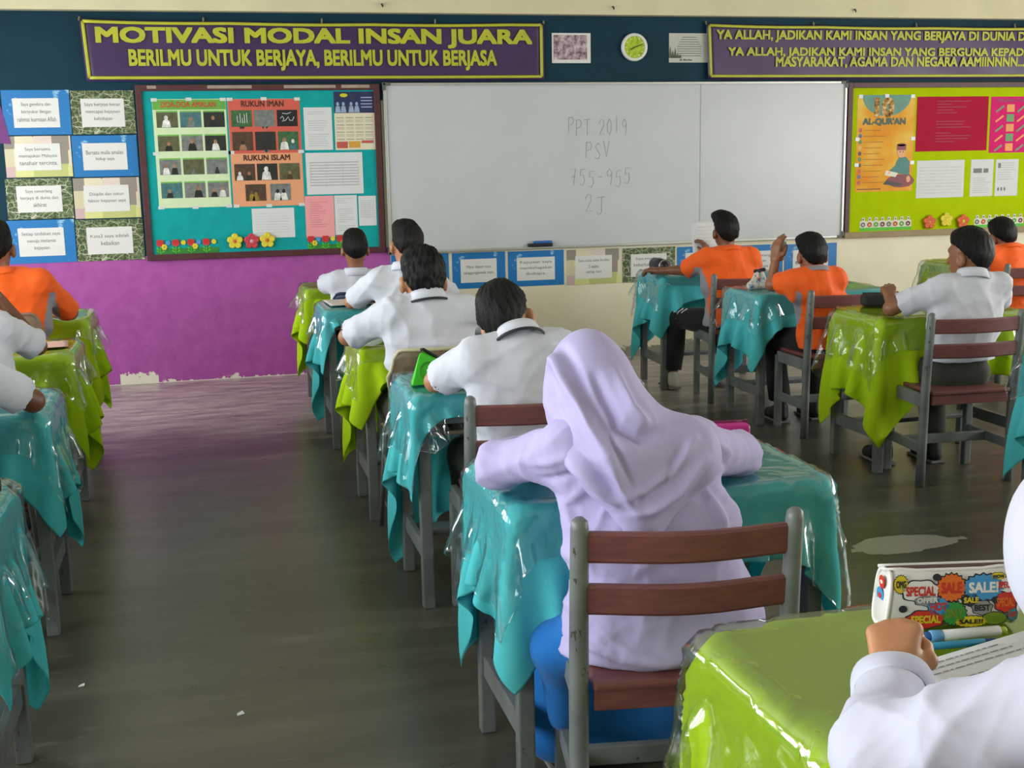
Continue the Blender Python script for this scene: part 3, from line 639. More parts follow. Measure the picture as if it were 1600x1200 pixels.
# lime board contents
o = sheet('reading_poster', 'orange poster headed 10 AL-QUR\'AN with a seated reading person', 'poster', 5.072, 5.583, 1.206, 1.962, camo('amber_poster', ['#d98a1c', '#e0a233', '#e3bf5a'], 3, 2))
m = MB(); m.disc(5.33, 1.962, .215, .165, Y-.0006, .0006, 0, 24, math.pi, 2*math.pi); m.build('green_arch', mat('sea_green_print', '#4f8573', .5, .15, 14), o)
m = MB(); m.text('10', 5.235, 5.385, 1.80, 1.93, Y-.0012, 0, .06); m.build('numeral', camo('bronze_print', ['#3b2a16', '#b07f3a', '#dccfa8'], 24), o)
m = MB(); m.text("AL-QUR'AN", 5.125, 5.50, 1.725, 1.782, Y-.0012, 0, .05); m.build('lettering', mat('dark_green_print', '#25493a', .5), o)
m = MB()
for i in range(10): m.disc(5.105, 1.69-i*.0455, .015, .017, Y-.0012, .0006, (0, 1, 2, 3, 4, 2, 4, 0, 1, 0)[i], 12)
m.build('numbered_dots', [mat('dot_red', '#b84a3a', .5), mat('dot_blue', '#34618f', .5), mat('dot_green', '#3f7f4a', .5), mat('dot_sand', '#c9a860', .5), mat('dot_dark', '#3d3a3f', .5)], o)
m = MB()
for i in range(10): m.rect(5.135, 5.28+.06*((i*7) % 4)/4, 1.686-i*.0455, 1.690-i*.0455, Y-.0012, .0006)
m.rect(5.09, 5.30, 1.222, 1.232, Y-.0012, .0006); m.build('printed_lines', mat('brown_print', '#8a5a20', .6), o)
m = MB(); SK, TE, MA, WH, BK = 0, 1, 2, 3, 4; y = Y-.0012
m.disc(5.475, 1.287, .125, .052, y, .0006, MA); m.disc(5.535, 1.29, .05, .05, y-.0003, .0006, MA)
m.poly([(5.425, 1.35), (5.555, 1.33), (5.55, 1.44), (5.52, 1.475), (5.46, 1.475), (5.43, 1.43)], y-.0004, .0006, TE); m.poly([(5.44, 1.42), (5.36, 1.36), (5.365, 1.34), (5.46, 1.37)], y-.0006, .0006, TE)
m.disc(5.475, 1.515, .037, .045, y-.0006, .0006, SK); m.rect(5.435, 5.515, 1.53, 1.575, y-.0009, .0006, MA); m.disc(5.475, 1.572, .037, .012, y-.0009, .0006, MA, 12)
m.poly([(5.33, 1.335), (5.43, 1.318), (5.45, 1.35), (5.345, 1.372)], y-.0009, .0006, WH); m.disc(5.545, 1.30, .018, .026, y-.0009, .0006, SK); m.disc(5.372, 1.352, .013, .009, y-.0012, .0006, SK)
for x in (5.462, 5.490): m.disc(x, 1.517, .005, .006, y-.0012, .0006, BK, 8)
m.poly([(5.32, 1.262), (5.47, 1.245), (5.50, 1.262), (5.35, 1.295)], y-.0008, .0006, BK)
m.build('printed_boy', [mat('print_skin', '#d99a6a', .5), mat('print_teal', '#23706a', .5), mat('print_maroon', '#7a2430', .5), mat('print_white', '#dcd6c4', .5), mat('print_black', '#2b2320', .5)], o)
for x, z in ((5.10, 1.95), (5.33, 1.955), (5.56, 1.95), (5.08, 1.62), (5.575, 1.62), (5.08, 1.42), (5.575, 1.43)): MB().rect(x-.018, x+.018, z-.014, z+.014, Y-.003, .0006).build('tape', TAPE, o)
o = sheet('crimson_sheet', 'large plain crimson sheet on the lime board', 'paper', 5.60, 6.252, 1.515, 1.946, mat('crimson_paper', '#a50f35', .7, .05, 6, spec=.15)); print_lines(o, 5.78, 6.10, 1.58, 1.92, 15, mat('crimson_print', '#8f1233', .6), short=.6, gaps=(5, 6, 10))
o = sheet('tag_poster', 'hot pink poster with rows of green and orange tags', 'poster', 6.274, 7.0, 1.494, 1.942, mat('hot_pink_paper', '#d0206e', .7, .05, spec=.15))
m = MB()
for r_ in range(5):
    for c_ in range(7):
        x = 6.36+c_*.1; z = 1.85-r_*.078
        if c_ % 2 == 0: m.poly([(x-.04, z-.025), (x-.03, z-.035), (x+.04, z+.012), (x+.03, z+.025)], Y-.0012, .001, r_ % 2)
        else: m.rect(x-.035, x+.035, z-.03, z+.03, Y-.0012, .001, (r_+1) % 2)
m.build('tags', [mat('tag_green', '#4d8a4a', .5), mat('tag_orange', '#d98a2c', .5)], o)
m = MB(); m.text('SENARAI TUGAS HARIAN KELAS', 6.33, 6.95, 1.90, 1.925, Y-.0012, 0, .02); m.build('lettering', mat('plum_print', '#7a1a50', .5), o)
o = sheet('notice_sheet', 'wide white notice under the crimson sheet', 'paper', 5.622, 6.056, 1.144, 1.443, WHT, 'notice sheets'); print_lines(o, 5.65, 6.03, 1.17, 1.40, 9, mat('faint_lines', '#c3c6c9', .6), short=.05, table=True)
o = sheet('notice_sheet', 'narrow notice with a small photo, left of two under the pink poster', 'paper', 6.116, 6.327, 1.145, 1.443, WHT, 'notice sheets'); print_lines(o, 6.14, 6.30, 1.17, 1.30, 8); m = MB(); m.rect(6.14, 6.22, 1.335, 1.372, Y-.0008, .0008); m.rect(6.235, 6.28, 1.335, 1.37, Y-.0008, .0008); m.build('printed_photo', mat('print_grey', '#6d6f70', .6), o)
o = sheet('notice_sheet', 'narrow notice with stamps, right of two under the pink poster', 'paper', 6.349, 6.562, 1.143, 1.440, WHT, 'notice sheets'); print_lines(o, 6.37, 6.54, 1.27, 1.42, 8); m = MB(); m.rect(6.37, 6.395, 1.37, 1.41, Y-.0012, .0006)
for x in (6.37, 6.40, 6.43): m.disc(x+.01, 1.20, .009, .016, Y-.0008, .0008, 0, 8)
m.build('printed_marks', mat('print_grey', '#6d6f70', .6), o)
def number_strip(lab, x0, x1, z0, z1):
    t = thing('number_strip', lab, 'paper decoration', ((x0+x1)/2, -.03, z0), 'number strips')
    MB().rect(x0, x1, z0, z0+(z1-z0)*.72, Y, .0012).build('strip', mat('strip_white', '#d3d2c2', .6), t); MB().rect(x0, x1, z0-.004, z0+(z1-z0)*.2, Y-.0008, .0012).build('green_edge', FG, t)
    n = 8; w = (x1-x0)/n
    for i in range(n):
        x = x0+(i+.5)*w; m = MB(); m.rect(x-w*.23, x+w*.23, z1-.036, z1, Y-.0014, .0012); m.build('tab', mat('strip_white', '#d3d2c2', .6), t)
    m = MB()
    for i in range(n):
        x = x0+(i+.5)*w; m.lathe([(.008, 0), (.017, .004), (.02, .0)], (x, Y-.002, z0+.045), i % 4, 10, axis=B90); m.disc(x, z1-.016, .006, .007, Y-.002, .0006, 4, 8)
    m.build('printed_flowers', [mat('dot_grey', '#7f7c7a', .5), FO, FG, mat('dot_plum', '#7a3a55', .5), mat('dot_dark', '#3d3a3f', .5)], t)
number_strip('white number strip with flowers at the left foot of the lime board', 5.126, 5.589, .900, 1.002)
number_strip('white number strip with flowers behind the far right orange person', 6.169, 6.637, .893, .992)

# ------------------------------------------------------------------ desks
GREY = worn_grey(); TOPM = wood('desk_wood', '#6b5a48', '#86735c'); BROWN = wood('red_brown_slat', '#64393a', '#7d4c47')
DW, DD, DZ = .80, .47, .742
def make_desk(label, loc, rz):
    t = local(thing('school_desk', label, 'desk', loc, 'school desks', rz)); ORI[t.name] = np.zeros(3)
    MB().box((0, 0, DZ-.017), (DW-.056, DD-.056, .022), 0, .006).build('desktop', TOPM, t)
    m = MB()
    for y in (-DD/2+.03, DD/2-.03): m.box((0, y, .68), (DW-.10, .02, .075), 0, .003)
    for x in (-DW/2+.035, DW/2-.035): m.box((x*.96, 0, .68), (.02, DD-.09, .075), 0, .003)
    m.build('apron', GREY, t); MB().box((0, .02, .60), (DW-.12, DD-.10, .014), 0, .003).build('book_shelf', TOPM, t)
    for x in (-1, 1):
        for y in (-1, 1): MB().box((x*(DW/2-.035), y*(DD/2-.03), .345), (.040, .040, .69), 0, .005).build('leg', GREY, t)
    for x in (-1, 1): MB().box((x*(DW/2-.035), 0, .19), (.022, DD-.09, .058), 0, .004).build('side_rail', GREY, t)
    MB().box((0, .10, .185), (DW-.09, .10, .022), 0, .004).build('footrest', GREY, t)
    return t
# ------------------------------------------------------------------ draped cloth: a small mass-spring sheet dropped over the desk
def drape(hw, hd, w, d, off, ang, seed, step, pad, iters=95, bend=.15, top=DZ, stiff=1., flare=0):
    r = np.random.RandomState(seed); nx = max(6, int(round(w/step)))+1; ny = max(6, int(round(d/step)))+1
    gx, gy = np.meshgrid(np.linspace(-w/2, w/2, nx), np.linspace(-d/2, d/2, ny)); c, s = math.cos(ang), math.sin(ang)
    P = np.stack([gx*c-gy*s+off[0], gx*s+gy*c+off[1], np.full_like(gx, top+pad+.004)], -1).reshape(-1, 3); P[:, 2] += r.rand(len(P))*.003
    rest = P.copy(); I = np.arange(nx*ny).reshape(ny, nx); C = []
    def grp(a, b, k):
        a = a.ravel(); b = b.ravel(); C.append((a, b, np.linalg.norm(rest[a]-rest[b], axis=1), k))
    for q in (0, 1):
        grp(I[:, q:-1:2], I[:, q+1::2][:, :I[:, q:-1:2].shape[1]], stiff); grp(I[q:-1:2, :], I[q+1::2, :][:I[q:-1:2].shape[0]], stiff)
    for q in (0, 1):
        a = I[q:-1:2, :-1]; b = I[q+1::2, 1:][:a.shape[0]]
        for p in (0, 1): grp(a[:, p::2], b[:, p::2], .5*stiff)
        a = I[q:-1:2, 1:]; b = I[q+1::2, :-1][:a.shape[0]]
        for p in (0, 1): grp(a[:, p::2], b[:, p::2], .5*stiff)
    for q in range(4):
        a = I[:, q:-2:4]; b = I[:, q+2::4][:, :a.shape[1]]; a = a[:, :b.shape[1]]
        if a.size: grp(a, b, bend)
        a = I[q:-2:4, :]; b = I[q+2::4, :][:a.shape[0]]; a = a[:b.shape[0]]
        if a.size: grp(a, b, bend)
    V = np.zeros_like(P); dt = .022; hx, hy, zt = hw+pad, hd+pad, top+pad
    fx = np.cumsum(r.randn(nx*ny)*0, 0)
    for it in range(iters):
        V[:, 2] -= 9.8*dt; V *= .965; Q = P+V*dt
        for inner in range(7):
            for a, b, L, k in C:
                e = Q[b]-Q[a]; n = np.sqrt((e*e).sum(1))+1e-9; g = (e*((n-L)/n*.5*k)[:, None]); Q[a] += g; Q[b] -= g
            if inner % 3 == 2 or inner == 6:
                px = hx-np.abs(Q[:, 0]); py = hy-np.abs(Q[:, 1]); pz = zt-Q[:, 2]; ins = (px > 0) & (py > 0) & (pz > 0)
                if ins.any():
                    tt = ins & (pz <= np.minimum(px, py)+.012); Q[tt, 2] = zt; Q[tt, :2] = P[tt, :2]*.9+Q[tt, :2]*.1
                    sx = ins & ~tt & (px <= py); Q[sx, 0] = np.sign(Q[sx, 0])*hx
                    sy = ins & ~tt & (px > py); Q[sy, 1] = np.sign(Q[sy, 1])*hy
        V = (Q-P)/dt; P = Q
    # finer sheet, laid cleanly round the edge of the board
    up = 3; G = P.reshape(ny, nx, 3)
    def fine(G, ax):
        G = np.moveaxis(G, ax, 0); n = len(G); t = np.linspace(0, n-1, (n-1)*up+1); i = np.minimum(t.astype(int), n-2); u = (t-i)[:, None, None]
        g0, g1, g2, g3 = G[np.maximum(i-1, 0)], G[i], G[i+1], G[np.minimum(i+2, n-1)]
        r_ = .5*(2*g1+(g2-g0)*u+(2*g0-5*g1+4*g2-g3)*u*u+(3*g1-3*g2+g3-g0)*u**3); return np.moveaxis(r_, 0, ax)
    G = fine(fine(G, 0), 1); ny, nx = G.shape[:2]; Q = G.reshape(-1, 3); rd = .008
    for _ in range(3):
        c_ = np.stack([np.clip(Q[:, 0], -hx+rd, hx-rd), np.clip(Q[:, 1], -hy+rd, hy-rd), np.minimum(Q[:, 2], zt-rd)], 1); dv = Q-c_; L = np.linalg.norm(dv, axis=1)
        m_ = (L < rd) & (L > 1e-9); Q[m_] = c_[m_]+dv[m_]/L[m_, None]*rd
        inn = L <= 1e-9; px = hx-np.abs(Q[:, 0]); py = hy-np.abs(Q[:, 1]); pz = zt-Q[:, 2]; w_ = np.argmin(np.stack([px, py, pz], 1), 1)
        for a_, lim in ((0, hx), (1, hy)): s_ = inn & (w_ == a_); Q[s_, a_] = np.sign(Q[s_, a_])*lim
        s_ = inn & (w_ == 2); Q[s_, 2] = zt
    P = Q; I = np.arange(nx*ny).reshape(ny, nx)
    F = np.stack([I[:-1, :-1], I[:-1, 1:], I[1:, 1:], I[1:, :-1]], -1).reshape(-1, 4)
    return P, F
def over_cloth(P, tree):
    P = P.copy()
    for _ in range(2):
        for i, p in enumerate(P):
            h = tree.find_nearest(Vector(p), .06)
            if h[0] is not None and (Vector(p)-h[0]).dot(h[1]) < .0035: P[i] = h[0]+h[1]*.004
    return P
def crumple(P, F, seed):
    q = np.clip((DZ-.01-P[:, 2])/.05, 0, 1); return P+(folds(P, F, seed, .007, 34, (1, 1, .8), 3)-P)*q[:, None]
def felt(name, c, c2):
    m, t, b = newmat(name); n = t.noise(t.coord(), 420, 2, .7); n2 = t.noise(t.coord(), 5, 3)
    a = t.mix(t.math('MULTIPLY', n, .8), lin(c), lin(c2)); t.link(a, b.inputs['Base Color']); b.inputs['Roughness'].default_value = .9; b.inputs['Specular IOR Level'].default_value = .2
    tr = t.add('ShaderNodeBsdfTranslucent'); t.link(a, tr.inputs[0]); mx = t.add('ShaderNodeMixShader'); mx.inputs[0].default_value = .28
    t.link(b.outputs[0], mx.inputs[1]); t.link(tr.outputs[0], mx.inputs[2]); t.link(mx.outputs[0], t.n['Material Output'].inputs[0]); return m
FELT = {'teal': felt('teal_cloth', '#45c6ce', '#74e0e6'), 'lime': felt('lime_cloth', '#b2d60a', '#caec30')}
def xform(P, loc, rz):
    c, s = math.cos(rz), math.sin(rz); return np.stack([P[:, 0]*c-P[:, 1]*s+loc[0], P[:, 0]*s+P[:, 1]*c+loc[1], P[:, 2]+loc[2]], 1)
DESK0 = None
DESKS = [ # key, centre x, far edge y, colour, where, rotz, cloth (w, d, dx, dy, angle), plastic
 ('m1', 1.00, -.86, 'lime', 'nearest the teal notice board', 0, (1.18, .92, -.03, .13, .06), 2),
 ('m2', 1.00, -2.02, 'teal', 'second from the front in the middle row', 0, (1.18, .92, -.03, .14, -.05), 2),
 ('m3', 1.01, -3.42, 'lime', 'before the brown shell chair', 0, (1.18, .90, -.03, .12, .07), 2),
 ('m4', 1.045, -4.52, 'teal', 'with the bright green pencil case', 0, (1.17, .91, -.03, .13, -.06), 1),
 ('m5', 1.03, -5.89, 'teal', 'before the lilac headscarf', 0, (1.18, .93, -.01, .06, .08), 1),
 ('m6', 1.135, -7.15, 'lime', 'with the comic pencil case', .02, (1.30, 1.0, -.02, .0, .03), 1),
 ('l1', -1.0, -1.86, 'lime', 'furthest back at the left edge', 0, (1.22, .94, .03, .05, -.05), 2),
 ('l2', -.965, -3.10, 'lime', 'with pink paper at the left edge', 0, (1.22, .95, .03, .06, .05), 2),
 ('l3', -.92, -4.40, 'teal', 'under a bare elbow at the left edge', 0, (1.16, .90, .03, .08, -.06), 1),
 ('l4', -.895, -5.72, 'teal', 'with dark patterned pencil case', 0, (1.16, .92, .03, .07, .05), 1),
 ('r1', 3.27, -1.03, 'teal', 'of the tall orange person', -.03, (1.18, .92, -.05, .10, .09), 2),
 ('r2', 3.38, -2.22, 'teal', 'with the snack bag', 0, (1.18, .93, -.05, .06, -.06), 2),
 ('r3', 3.44, -3.38, 'lime', 'with the black pencil case', 0, (1.26, 1.0, -.04, .0, .08), 1),
 ('r4', 3.60, -4.68, 'teal', 'cut off by the right edge', 0, (1.26, 1.0, -.03, .0, -.05), 2),
 ('q1', 5.37, -1.14, 'lime', 'at the far right, front', 0, (1.26, 1.0, -.05, .0, .04), 2)]
DK = {}
for i, (k, cx, yf, colr, where, rz, cl, pl) in enumerate(DESKS):
    loc = (cx, yf-DD/2, 0); lab = 'grey school desk under '+colr+' cloth, '+where
    if DESK0 is None: DESK0 = make_desk(lab, loc, rz)
    else: dup(DESK0, loc, rz, lab)
    near = k in ('m5', 'm6', 'm4', 'l3', 'l4')
    P, F = drape(DW/2+.006, DD/2+.006, cl[0], cl[1], (cl[2], cl[3]), cl[4], 11+i, .024 if near else .030, .006, 95)
    cloth_tree = BVHTree.FromPolygons(P.tolist(), F.tolist())
    o = obj('tablecloth', xform(P, loc, rz), F, FELT[colr], smooth=True, origin=(loc[0], loc[1], .5)); md = o.modifiers.new('thickness', 'SOLIDIFY'); md.thickness = .0016; md.offset = 0
    tag(o, colr+' felt tablecloth on the desk '+where, 'tablecloth', 'felt tablecloths')
    P, F = drape(DW/2+.006, DD/2+.006, DW+(.36 if pl == 1 else .26), DD+(.32 if pl == 1 else .24), (cl[2]*.6, cl[3]*.35), -cl[4]*1.3, 50+i, .024 if near else .032, .011, 75, .5); P = over_cloth(crumple(P, F, 90+i), cloth_tree)
    o = obj('plastic_cover', xform(P, loc, rz), F, PLASTIC, smooth=True, origin=(loc[0], loc[1], .6)); md = o.modifiers.new('thickness', 'SOLIDIFY'); md.thickness = .0006; md.offset = 0
    tag(o, 'clear plastic cover on the '+colr+' desk '+where, 'plastic cover', 'clear plastic table covers')
    DK[k] = (cx, yf)

# ------------------------------------------------------------------ chairs
def make_chair(label, loc, rz):
    t = local(thing('wooden_chair', label, 'chair', loc, 'wooden slat back chairs', rz)); ORI[t.name] = np.zeros(3)
    hx = .221
    for s in (-1, 1):
        m = MB(); pts = [(s*hx, -.165, 0), (s*hx, -.172, .25), (s*hx, -.178, .44), (s*hx, -.192, .62), (s*hx, -.208, .785), (s*hx, -.2095, .801), (s*hx, -.2105, .808)]
        m.tube(pts, [.021, .021, .021, .020, .019, .0165, .009], 0, 12); m.build('rear_post', GREY, t, True)
    for s in (-1, 1): MB().box((s*(hx-.012), .175, .205), (.036, .036, .41), 0, .006).build('front_leg', GREY, t)
    for z, th in ((.745, .066), (.632, .066)):
        m = MB(); n = 20; vs = []; fs = []; y0 = -.178-(z-.44)*.085
        for i in range(n+1):
            u = i/n; x = -hx+.008+2*(hx-.008)*u; b = -.034*math.sin(math.pi*u)**1.3
            for dz, dy in ((-th/2, -.006), (-th/2+.006, -.010), (th/2-.006, -.010), (th/2, -.006), (th/2, .006), (th/2-.006, .009), (-th/2+.006, .009), (-th/2, .006)):
                vs.append((x, y0+b+dy-dz*.085, z+dz))
        for i in range(n):
            for k in range(8): fs.append((i*8+k, i*8+(k+1) % 8, (i+1)*8+(k+1) % 8, (i+1)*8+k))
        fs += [tuple(range(7, -1, -1)), tuple(n*8+k for k in range(8))]
        m.add(vs, [f[::-1] for f in fs]); m.build('back_slat', BROWN, t)
    m = MB(); m.box((0, .0, .438), (.385, .395, .020), 0, .007); m.build('seat', BROWN, t)
    for y in (-.178, .178): MB().box((0, y, .404), (.38, .018, .044), 0, .003).build('seat_apron', BROWN, t)
    for s in (-1, 1): MB().bar((s*(hx-.004), -.175, .400), (s*(hx-.010), .175, .402), .022, .060, 0, .004).build('side_rail', GREY, t)
    for s in (-1, 1): MB().bar((s*(hx-.004), -.170, .178), (s*(hx-.010), .175, .178), .020, .046, 0, .004).build('lower_rail', GREY, t)
    MB().box((0, .02, .178), (2*hx-.02, .022, .046), 0, .004).build('cross_rail', GREY, t)
    return t
CHAIRS = [((.945, -6.505, 0), -.15, 'wooden slat back chair of the person in the lilac headscarf'),
 ((.985, -5.15, 0), -.02, 'wooden slat back chair in front of the lilac headscarf, behind the green pencil case desk'),
 ((3.355, -3.955, 0), -.06, 'wooden slat back chair of the white shirted person in the right row'),
 ((3.31, -2.885, 0), .0, 'wooden slat back chair of the orange person with a raised hand'),
 ((3.235, -1.86, 0), -.1, 'wooden slat back chair of the tall orange person below the whiteboard'),
 ((5.15, -1.98, 0), 0, 'wooden slat back chair of the orange person at the far right'),
 ((-.86, -5.02, 0), 0, 'wooden slat back chair of the white shirted person third back at the left edge'),
 ((1.12, -8.02, 0), 0, 'wooden slat back chair of the person nearest the camera')]
ch0 = None
for loc, rz, lab in CHAIRS:
    if ch0 is None: ch0 = make_chair(lab, loc, rz)
    else: dup(ch0, loc, rz, lab)
def shell_chair(label, loc, col, edge, rz=0, top=.80):
    t = local(thing('shell_chair', label, 'chair', loc, 'plastic shell chairs', rz)); ORI[t.name] = np.zeros(3)
    n, k = 20, 10; vs = []; rim = []
    for j in range(k+1):
        w = j/k
        for i in range(n+1):
            u = i/n*2-1; wid = .175+.035*w; rz_ = 1-max(0, abs(u)-.72)**2*3.2*w*w
            z = .47+(top-.47)*w*rz_+.0; x = u*wid*(1-.10*max(0, w-.8)*5*abs(u)**6); y = -.17-.045*w+.055*abs(u)**2.2-.01
            vs.append((x, y, z))
    fs = [(j*(n+1)+i, j*(n+1)+i+1, (j+1)*(n+1)+i+1, (j+1)*(n+1)+i) for j in range(k) for i in range(n)]
    o = MB().add(vs, fs).build('backrest', col, t, True); md = o.modifiers.new('thickness', 'SOLIDIFY'); md.thickness = .008; md.offset = 0
    rim = [vs[j*(n+1)] for j in range(k+1)]+[vs[k*(n+1)+i] for i in range(1, n+1)]+[vs[j*(n+1)+n] for j in range(k-1, -1, -1)]
    MB().tube(rim, .0075, 0, 8).build('rim', edge, t, True)
    m = MB(); vs = []
    for j in range(11):
        for i in range(15):
            u = i/14*2-1; w = j/10; vs.append((u*(.2-.01*w), -.18+.38*w, .455-.018*(1-u*u)*math.sin(math.pi*min(1, w*1.05))-.02*max(0, w-.85)*6))
    m.add(vs, [(j*15+i, j*15+i+1, (j+1)*15+i+1, (j+1)*15+i) for j in range(10) for i in range(14)]); o = m.build('seat', col, t, True); md = o.modifiers.new('thickness', 'SOLIDIFY'); md.thickness = .01; md.offset = -1
    for sx in (-1, 1):
        for y0, y1 in ((-.13, -.20), (.13, .19)): MB().tube([(sx*.15, y0, .43), (sx*.18, y0*1.1, .40), (sx*.205, y1, .0)], .0115, 0, 10).build('leg', mat('steel_tube', '#8c8d8c', .35, .1, metal=.7), t, True)
    for sx in (-1, 1): MB().tube([(sx*.16, -.19, .42), (sx*.165, -.205, .50), (sx*.17, -.222, .66)], .011, 0, 8).build('back_tube', mat('steel_tube', '#8c8d8c', .35, .1, metal=.7), t, True)
    return t
BRS = mat('brown_shell', '#6b5a45', .45, .35, 22); CRE = mat('cream_rim', '#bdb592', .5); NAV = mat('navy_shell', '#1b2a4a', .4); TANS = mat('tan_shell', '#8d7563', .5, .15); GRS = mat('grey_shell', '#55585a', .5)
shell_chair('brown scuffed shell chair with a cream rim in the middle row', (.865, -4.14, 0), BRS, CRE, 0, .805)
shell_chair('navy shell chair of the person nearest the teal notice board', (.90, -1.62, 0), NAV, NAV, 0, .77)
shell_chair('grey shell chair of the second person from the front in the middle row', (1.06, -2.78, 0), GRS, GRS, 0, .74)
shell_chair('tan shell chair of the orange shirted person at the left edge', (-.93, -2.78, 0), TANS, TANS, 0, .86)
shell_chair('grey tube chair of the person with a raised arm at the left edge', (-.93, -4.0, 0), GRS, TANS, 0, .80)

# ------------------------------------------------------------------ people
def skin_mat(name, c):
    m, t, b = newmat(name); n = t.noise(t.coord(), 18, 5); cc = lin(c)
    t.link(t.ramp(n, [(.3, tuple(x*.86 for x in cc)), (.7, tuple(min(1, x*1.08) for x in cc))]), b.inputs['Base Color']); b.inputs['Roughness'].default_value = .48
    b.inputs['Subsurface Weight'].default_value = .08; b.inputs['Subsurface Radius'].default_value = (.02, .008, .004); return m
SKIN = {'a': skin_mat('brown_skin', '#8f5f43'), 'b': skin_mat('tan_skin', '#ab7653'), 'c': skin_mat('dark_brown_skin', '#74492f'), 'n': skin_mat('warm_tan_skin', '#b9825c')}
def hair_mat():
    m, t, b = newmat('black_hair'); n = t.noise(t.coord((6, 6, 1)), 40, 4, .7)
    t.link(t.ramp(n, [(.35, lin('#060607')), (.7, lin('#141210'))]), b.inputs['Base Color']); b.inputs['Roughness'].default_value = .42; b.inputs['Specular IOR Level'].default_value = .2
    k = t.add('ShaderNodeBump'); k.inputs['Strength'].default_value = .9; k.inputs['Distance'].default_value = .006; t.link(n, k.inputs['Height']); t.link(k.outputs[0], b.inputs['Normal']); return m
HAIR = hair_mat()
def cloth_mat(name, c, rough=.85, var=.04, sheen=.1): return mat(name, c, rough, var, 9, spec=.25, bump=.06, bscale=500, sheen=sheen)
SHIRT = {'white': cloth_mat('white_shirt_cloth', '#cbced9'), 'orange': cloth_mat('orange_jersey', '#f0611a', .7), 'lilac': cloth_mat('lilac_cloth', '#b5add9'), 'pale': cloth_mat('pale_white_cloth', '#c8c9dc')}
LILAC2 = cloth_mat('lilac_scarf_cloth', '#b4acd8', .7); PALE2 = cloth_mat('white_scarf_cloth', '#cccddc', .7)
TROU = {'olive': cloth_mat('dark_olive_trousers', '#3a3d34'), 'black': cloth_mat('black_track_trousers', '#17181a'), 'blue': cloth_mat('bright_blue_skirt', '#1769b5')}
SHOEB = mat('black_shoe', '#17171a', .5); SHOEW = mat('white_shoe', '#b9b7b0', .6); SOLE = mat('grey_sole', '#77746e', .7)
GREYJ = cloth_mat('grey_jersey', '#8b8890', .7); DKT = mat('dark_ribbon', '#23232b', .7); EYEW = mat('eye_white', '#d8d4cc', .3, .02); EYED = mat('eye_dark', '#1d120c', .2); LIPM = mat('lip', '#8a4a40', .5)
XA = np.array([1., 0, 0])
def basis(up, face):
    U = nrm(up); F = nrm(face); F = nrm(F-U*(F@U)); return np.cross(F, U), F, U
def hand_field(S, Wp, fdir, back, thumb, sc=1., curl=(.5, .7, .5), spread=.0, tcurl=.4):
    """palm from the wrist Wp along fdir, back of the hand facing `back`, thumb on the side `thumb`"""
    F = nrm(fdir); Bk = nrm(np.asarray(back)-F*(np.asarray(back)@F)); T = nrm(np.asarray(thumb)-F*(np.asarray(thumb)@F)-Bk*(np.asarray(thumb)@Bk))
    Wp = np.asarray(Wp, float); s = sc
    S.cone(Wp-F*.03*s, Wp+F*.012*s, .021*s, .020*s, .012, w=T, fw=1.25)
    for off, L in ((.026, .078), (.009, .082), (-.009, .078), (-.026, .070)):
        S.cone(Wp+T*off*.55*s+F*.008*s, Wp+T*off*s+F*L*s, .0145*s, .0125*s, .014)
    for off, L, ln in ((.027, .078, (.036, .022, .018)), (.0095, .083, (.040, .026, .019)), (-.0085, .079, (.037, .024, .018)), (-.026, .070, (.029, .018, .016))):
        p = Wp+T*off*s+F*L*s; a = 0; rr = .0105*s
        for j, l in enumerate(ln):
            a += curl[j]; d = F*math.cos(a)-Bk*math.sin(a)+T*off*spread*8; q = p+d*l*s; S.cone(p, q, rr, rr*.9, .005); p = q; rr *= .9
    p = Wp+T*.018*s+F*.014*s-Bk*.004*s; q = p+(T*.75+F*.75-Bk*.35)*.036*s; S.cone(p, q, .0145*s, .0125*s, .014)
    d2 = nrm(F*.95+T*(.28-tcurl)-Bk*.45); r2 = q+d2*.030*s; S.cone(q, r2, .0118*s, .0105*s, .006); d3 = nrm(F*.9-T*tcurl-Bk*.5); S.cone(r2, r2+d3*.024*s, .0105*s, .0085*s, .005)
def join(parts):
    V = []; Fs = []; o = 0
    for v, f in parts: V.append(v); Fs.append(f+o); o += len(v)
    return np.concatenate(V), np.concatenate(Fs)
def poly_fold(v, lines, y_side):
    out = np.zeros(len(v)); q = v[:, [0, 2]]
    for pts, w, amp in lines:
        pts = np.array(pts); w = w*.85; best = np.full(len(v), 9.); tt = np.zeros(len(v)); n = len(pts)-1
        for i in range(n):
            a, b = pts[i], pts[i+1]; d = b-a; t_ = np.clip(((q-a)@d)/(d@d), 0, 1); dd = np.linalg.norm(q-a-t_[:, None]*d, axis=1); m = dd < best; best[m] = dd[m]; tt[m] = (i+t_[m])/n
        env = np.sin(np.pi*np.clip(tt*.92+.06, 0, 1))**.5; out += 2.1*amp*env*np.exp(-(best/w)**2)
    return out
